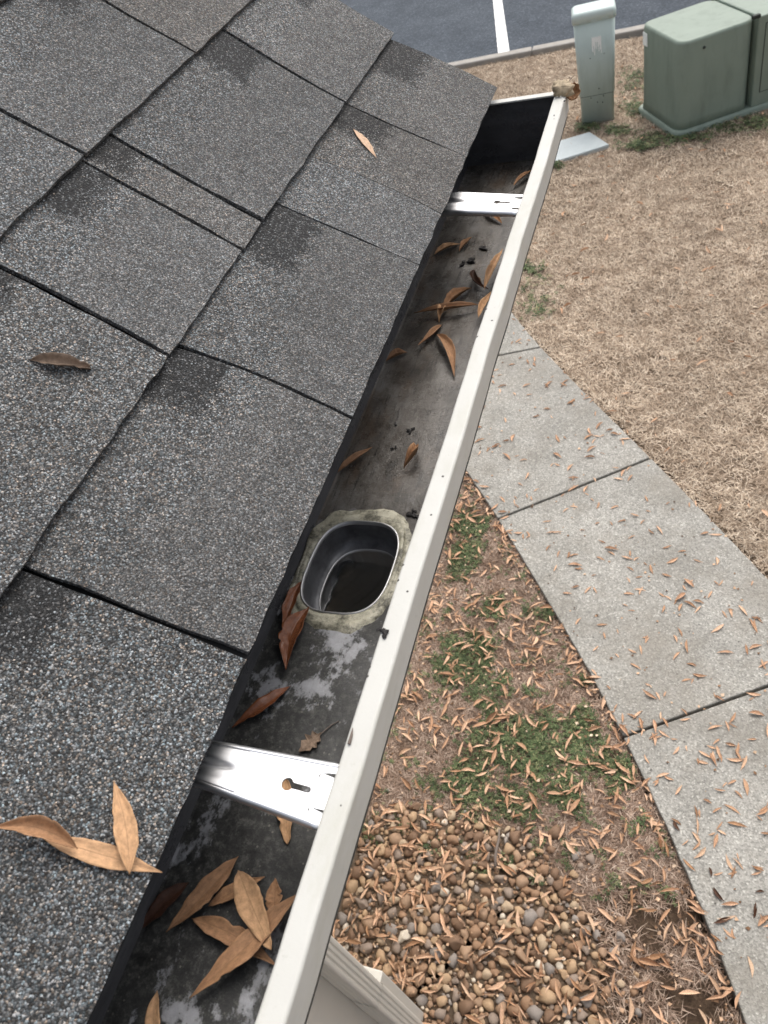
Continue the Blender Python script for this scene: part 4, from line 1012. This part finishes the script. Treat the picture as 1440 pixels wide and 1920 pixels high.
# grit between the stones
gv_, gf = [], []
for _ in range(3000):
    x, y = random.uniform(bx0, bx1), random.uniform(by0, by1)
    if x < -0.96 or not pip(x, y, bed): continue
    q = random.uniform(0.003, 0.008); b = len(gv_); a0 = random.random() * 6
    gv_ += [(x + q * math.cos(a0), y + q * math.sin(a0), GZ), (x + q * math.cos(a0 + 2), y + q * math.sin(a0 + 2), GZ), (x + q * math.cos(a0 + 4.1), y + q * math.sin(a0 + 4.1), GZ), (x, y, GZ + q)]
    gf += [(b, b + 1, b + 3), (b + 1, b + 2, b + 3), (b + 2, b, b + 3)]
tag(mesh_obj('grit', gv_, gf, MT['pebble'], gb), kind='stuff')

# ------------------------------------------------------------------ fallen leaves on the ground
gprot = []
for k in range(16):
    L = 1.0; o = leaf_mesh('leaf', (-.5, 0, 0), (.5, 0, 0), random.uniform(.17, .27), (0, 0, 1), MT['leaf_ground'], bend=random.uniform(-.12, .12), cup=random.uniform(.1, .8), arch=random.uniform(-.01, .07), twist=random.uniform(-.6, .6), wave=.1, nl=8, nw=4, lift=0.0, curl=random.uniform(0, .3))
    o.modifiers.clear(); m = o.data; bpy.data.objects.remove(o); gprot.append(m)
dprot = []
for k in range(4):
    m = gprot[k].copy(); m.materials.clear(); m.materials.append(MT['leaf_dark']); dprot.append(m)
bprot = []
for k in range(6):
    m = gprot[4 + k].copy(); m.materials.clear(); m.materials.append(MT['leaf_brown' if k % 2 else 'leaf_pale']); bprot.append(m)
cand = []
for _ in range(26000):
    x, y = random.uniform(-0.98, 2.2), random.uniform(-1.0, 9.5)
    walk = y < 6.2 and lx(y) < x < rx(y); strip_ = y < 6.2 and x <= lx(y)
    if walk:
        e = min(x - lx(y), rx(y) - x); dens = 0.056 + 0.042 * max(0, 1 - y / 2.6) + (0.045 if y < 1.5 else 0) + (0.05 if e < 0.03 else 0) + 0.012 * (1 - (x - lx(y)) / max(.2, rx(y) - lx(y)))
        dens *= max(0.15, 1.0 + 0.9 * fbm(x, y, 1.6, 21) + 0.9 * fbm(x, y, 5, 33))
        for jm, jc in jl:
            if abs(y - jm * x - jc) < 0.03: dens *= 1.8
    elif strip_:
        dens = 0.27 * max(0.2, 1 + 0.8 * fbm(x, y, 2.2, 30) + 0.8 * fbm(x, y, 6, 31)) * (1.0 if y > 0.2 else 0.5)
        if y > 3.2: dens *= 0.4
        if lx(y) - x < 0.06: dens *= 1.6
    else:
        dens = 0.011 + (0.02 if x - rx(y) < 0.08 and y < 6.2 else 0)
    if random.random() < dens * 1.7: cand.append((x, y, walk, strip_))
def leaf_z(x, y, walk):
    if walk: return GZ + 0.0245
    if pip(x, y, bed): return GZ + 0.026
    return GZ + (0.018 if clover_amt(x, y) > 0.35 else 0.012)
cand.sort(key=lambda c: (not show(c[0], c[1])[0], show(c[0], c[1])[1]))
rv_, rf_, ruv = [], [], []
seen = 0
for i, (x, y, walk, strip_) in enumerate(cand):
    z = leaf_z(x, y, walk); L = random.choice((random.uniform(0.034, 0.064), random.uniform(0.055, 0.094))) * (0.9 if walk else 1.0); dark = walk and random.random() < 0.17
    m = random.choice(dprot if dark else (bprot if random.random() < 0.3 else gprot))
    tilt = 0.12 if walk else 0.35
    M = Matrix.Translation((x, y, z)) @ Matrix.Rotation(random.uniform(0, 6.28), 4, 'Z') @ Matrix.Rotation(random.gauss(0, tilt), 4, 'X') @ Matrix.Rotation(random.gauss(0, tilt * 0.6), 4, 'Y') @ Matrix.Diagonal((L, L * random.uniform(.7, 1.1), L * .8, 1))
    vis = show(x, y)[0]
    if vis and seen < 300:
        seen += 1; o = bpy.data.objects.new('fallen_leaf', m); link(o); o.matrix_basis = M
        big_ = 'long' if L > 0.082 else ('short' if L < 0.066 else 'narrow')
        if walk:
            where = 'slab cut by the right picture edge' if y < jl[3][0] * x + jl[3][1] else 'middle sidewalk slab'
            if dark: where = 'on the ' + where; lab = big_ + ' dark curled leaf ' + where
            elif x - lx(y) < 0.05: where = 'at the strip-side edge of the ' + where; lab = big_ + ' tan leaf ' + where
            else: where = 'on the ' + where; lab = big_ + ' tan leaf ' + where
        elif pip(x, y, bed): where = 'lying on the river stones'; lab = big_ + ' tan leaf ' + where
        elif strip_ and lx(y) - x < 0.06: where = 'in the gap along the sidewalk edge'; lab = big_ + ' tan leaf ' + where
        elif clover_amt(x, y) > 0.35: where = 'on the green clover patch'; lab = big_ + ' tan leaf ' + where
        elif pip(x, y, soilp): where = 'on the dark bare soil beside the sidewalk'; lab = big_ + ' tan leaf ' + where
        elif strip_: where = 'on the dry matted grass strip'; lab = big_ + ' tan leaf ' + where
        else: where = 'on the dry lawn beyond the sidewalk'; lab = big_ + ' tan leaf ' + where
        tag(o, lab, 'leaf', lab.replace('leaf', 'leaves'))
    else:
        b = len(rv_); rv_ += [tuple(M @ v.co) for v in m.vertices]; rf_ += [tuple(b + j for j in p.vertices) for p in m.polygons]
        uvl = m.uv_layers[0].data; tmp = {}
        for lp, u_ in zip(m.loops, uvl): tmp[lp.vertex_index] = tuple(u_.uv)
        ruv += [tmp[j] for j in range(len(m.vertices))]
if rv_: tag(mesh_obj('leaf_litter', rv_, rf_, MT['leaf_ground'], None, True, ruv), 'scattered tan leaves farther off on the ground', 'leaves', kind='stuff')
sv_, sf_ = [], []
for _ in range(9000):
    x, y = random.uniform(-0.97, 1.2), random.uniform(0.0, 4.6)
    walk = lx(y) < x < rx(y)
    if x > rx(y) or random.random() > (0.06 if walk else (1.0 if x > lx(y) - 0.08 else 0.55)): continue
    z = leaf_z(x, y, walk) - (0 if walk else 0.004); a0 = random.random() * 6.28; q = random.uniform(0.004, 0.013); b = len(sv_)
    for k in range(4):
        a = a0 + k * 1.57; rr_ = q * random.uniform(0.35, 1.0); sv_.append((x + rr_ * math.cos(a), y + rr_ * math.sin(a), z + random.uniform(0, 0.006)))
    sf_ += [(b, b + 1, b + 2), (b, b + 2, b + 3)]
tag(mesh_obj('leaf_scraps', sv_, sf_, MT['scraps']), 'fine broken leaf scraps strewn over the strip and stones', 'debris', kind='stuff')
# a grey stick lying on the stones
A, B = ground(936, 1555, GZ + 0.03), ground(928, 1625, GZ + 0.04)
bm = bmesh.new(); add_tube(bm, [(B - A) * t + Vector((0.004 * math.sin(t * 7), 0, 0)) for t in (0, .25, .5, .75, 1)], [.004, .006, .0065, .007, .006], 7)
o = bm_obj('stick', bm, MT['twig'], None, True); o.location = A; tag(o, 'short grey stick lying at the top of the river stones', 'stick')

# ------------------------------------------------------------------ utility boxes
def rrect(hx, hy, rad, n=8, cx=0, cy=0):
    out = []
    for sx, sy, a0 in ((1, 1, 0), (-1, 1, PI / 2), (-1, -1, PI), (1, -1, 1.5 * PI)):
        for i in range(n + 1): a = a0 + PI / 2 * i / n; out.append((cx + sx * (hx - rad) + rad * math.cos(a), cy + sy * (hy - rad) + rad * math.sin(a)))
    return out
def prism(bm, sections):
    R = [[bm.verts.new((x, y, z)) for x, y in pts] for pts, z in sections]; n = len(R[0])
    for A, B in zip(R, R[1:]):
        for i in range(n): bm.faces.new((A[i], A[(i + 1) % n], B[(i + 1) % n], B[i]))
    bm.faces.new(R[0][::-1]); bm.faces.new(R[-1])
def placed(bm, name, mat, root, smooth=False):
    o = bm_obj(name, bm, mat, root, smooth)
    if smooth:
        o.data.polygons.foreach_set('use_smooth', [p.area < 0.02 or abs(p.normal.z) < 0.5 for p in o.data.polygons])
    return o
# pedestal
pb = ground(1119, 229); ped = empty('utility_pedestal', (pb.x, pb.y + 0.10, GZ)); ped.rotation_euler = (0, 0, math.radians(8)); tag(ped, 'tall pale green utility pedestal with rounded lid beside the cabinet', 'utility pedestal')
H = 0.97
bm = bmesh.new(); prism(bm, [(rrect(.160, .110, .035), -.08), (rrect(.162, .112, .035), .27), (rrect(.168, .118, .035), .272), (rrect(.190, .132, .038), H)]); placed(bm, 'body', MT['pedestal'], ped, True)
bm = bmesh.new(); prism(bm, [(rrect(.200, .140, .04), H - .035), (rrect(.201, .141, .04), H + .02), (rrect(.196, .136, .04), H + .04), (rrect(.178, .118, .035), H + .055)]); lid = placed(bm, 'lid', MT['lid'], ped, True)
for x in (-.1, .0, .1):
    bm = bmesh.new(); add_box(bm, (x - .03, -.1425, H - .032), (x + .03, -.140, H - .022)); placed(bm, 'lid_clip', MT['pedestal'], lid)
bm = bmesh.new(); add_box(bm, (-.153, -.1165, .268), (.153, -.110, .2735)); placed(bm, 'seam', MT['seam'], ped)
bm = bmesh.new()
for i in range(13):        # peeled remains of a white label, ragged below
    x = -.03 + i * .0068; l = random.uniform(.03, .13) if i % 3 else random.uniform(.09, .15); add_box(bm, (x, -.1315, .79 - l), (x + .0062, -.1255, .80))
lb = placed(bm, 'label_remains', MT['sticker'], ped)
for z, x in ((.64, .08), (.62, -.05), (.25, .06), (.25, -.06), (.33, .02), (.20, .0), (.19, .05)):
    bm = bmesh.new(); bmesh.ops.create_icosphere(bm, subdivisions=1, radius=.006, matrix=Matrix.Translation((x, -.124 if z > .3 else -.1125, z))); placed(bm, 'rivet', MT['seam'], ped)
# green cabinet
cb_ = ground(1271, 257); TH = math.radians(29)
cab = empty('utility_cabinet', (cb_.x, cb_.y, GZ)); cab.rotation_euler = (0, 0, TH); tag(cab, 'large green electrical cabinet with rounded corner and side door', 'utility cabinet')
CH = 0.80; Wd, Dp = 0.70, 0.80
def sec(x0, x1, y0, y1, rad): return rrect((x1 - x0) / 2, (y1 - y0) / 2, rad, 10, (x0 + x1) / 2, (y0 + y1) / 2)
bm = bmesh.new(); prism(bm, [(sec(-.035, Wd + .6, -.035, Dp + .03, .10), -.10), (sec(-.035, Wd + .6, -.035, Dp + .03, .10), .035), (sec(-.02, Wd + .6, -.02, Dp + .02, .10), .05)]); placed(bm, 'base', MT['cabinet'], cab, True)
bm = bmesh.new(); prism(bm, [(sec(-.012, Wd, -.012, Dp, .11), .03), (sec(0, Wd, 0, Dp, .11), .12), (sec(.004, Wd, .004, Dp, .11), CH - .03), (sec(.010, Wd, .010, Dp - .006, .11), CH - .008), (sec(.028, Wd - .01, .028, Dp - .03, .10), CH)])
body = placed(bm, 'hood', MT['cabinet'], cab, True)
bm = bmesh.new(); add_box(bm, (Wd + .006, -.02, .045), (Wd + .75, Dp + .01, CH + .012), .012); half = placed(bm, 'door_section', MT['cabinet'], cab)
bm = bmesh.new(); add_box(bm, (Wd + .075, -.026, .17), (Wd + .70, -.021, CH - .06), .002); dr = placed(bm, 'door', MT['cabinet'], half)
bm = bmesh.new(); add_box(bm, (Wd + .069, -.0225, .164), (Wd + .706, -.0202, CH - .054)); placed(bm, 'door_gap', MT['seam'], half)
bm = bmesh.new(); add_box(bm, (Wd - .05, -.02, CH + .0), (Wd + .02, .02, CH + .03), .006); placed(bm, 'hinge', MT['seam'], half)
bm = bmesh.new(); add_box(bm, (-.002, Dp - .16, CH - .17), (.003, Dp - .075, CH - .06)); placed(bm, 'sticker', MT['sticker'], body)
bm = bmesh.new(); bmesh.ops.create_uvsphere(bm, u_segments=12, v_segments=8, radius=.013, matrix=Matrix.Translation((.22, .0, CH - .09))); placed(bm, 'lock_hole', MT['seam'], body)
# hand-hole cover set in the lawn
cp_ = [ground(*p) for p in ((1035, 309), (1143, 275), (1106, 251), (1000, 282))]
cc = sum(cp_, Vector()) / 4
hc = empty('ground_cover', (cc.x, cc.y, GZ)); tag(hc, 'pale grey flat utility cover plate lying in the lawn by pedestal', 'cover plate')
bm = bmesh.new(); lo_ = [bm.verts.new((p.x - cc.x, p.y - cc.y, -.05)) for p in cp_]; hi_ = [bm.verts.new((p.x - cc.x, p.y - cc.y, .022)) for p in cp_]
bm.faces.new(hi_); bm.faces.new(lo_[::-1])
for i in range(4): bm.faces.new((lo_[i], lo_[(i + 1) % 4], hi_[(i + 1) % 4], hi_[i]))
bmesh.ops.bevel(bm, geom=[e for e in bm.edges], offset=.006, segments=2, affect='EDGES'); bm_obj('plate', bm, MT['plate'], hc)
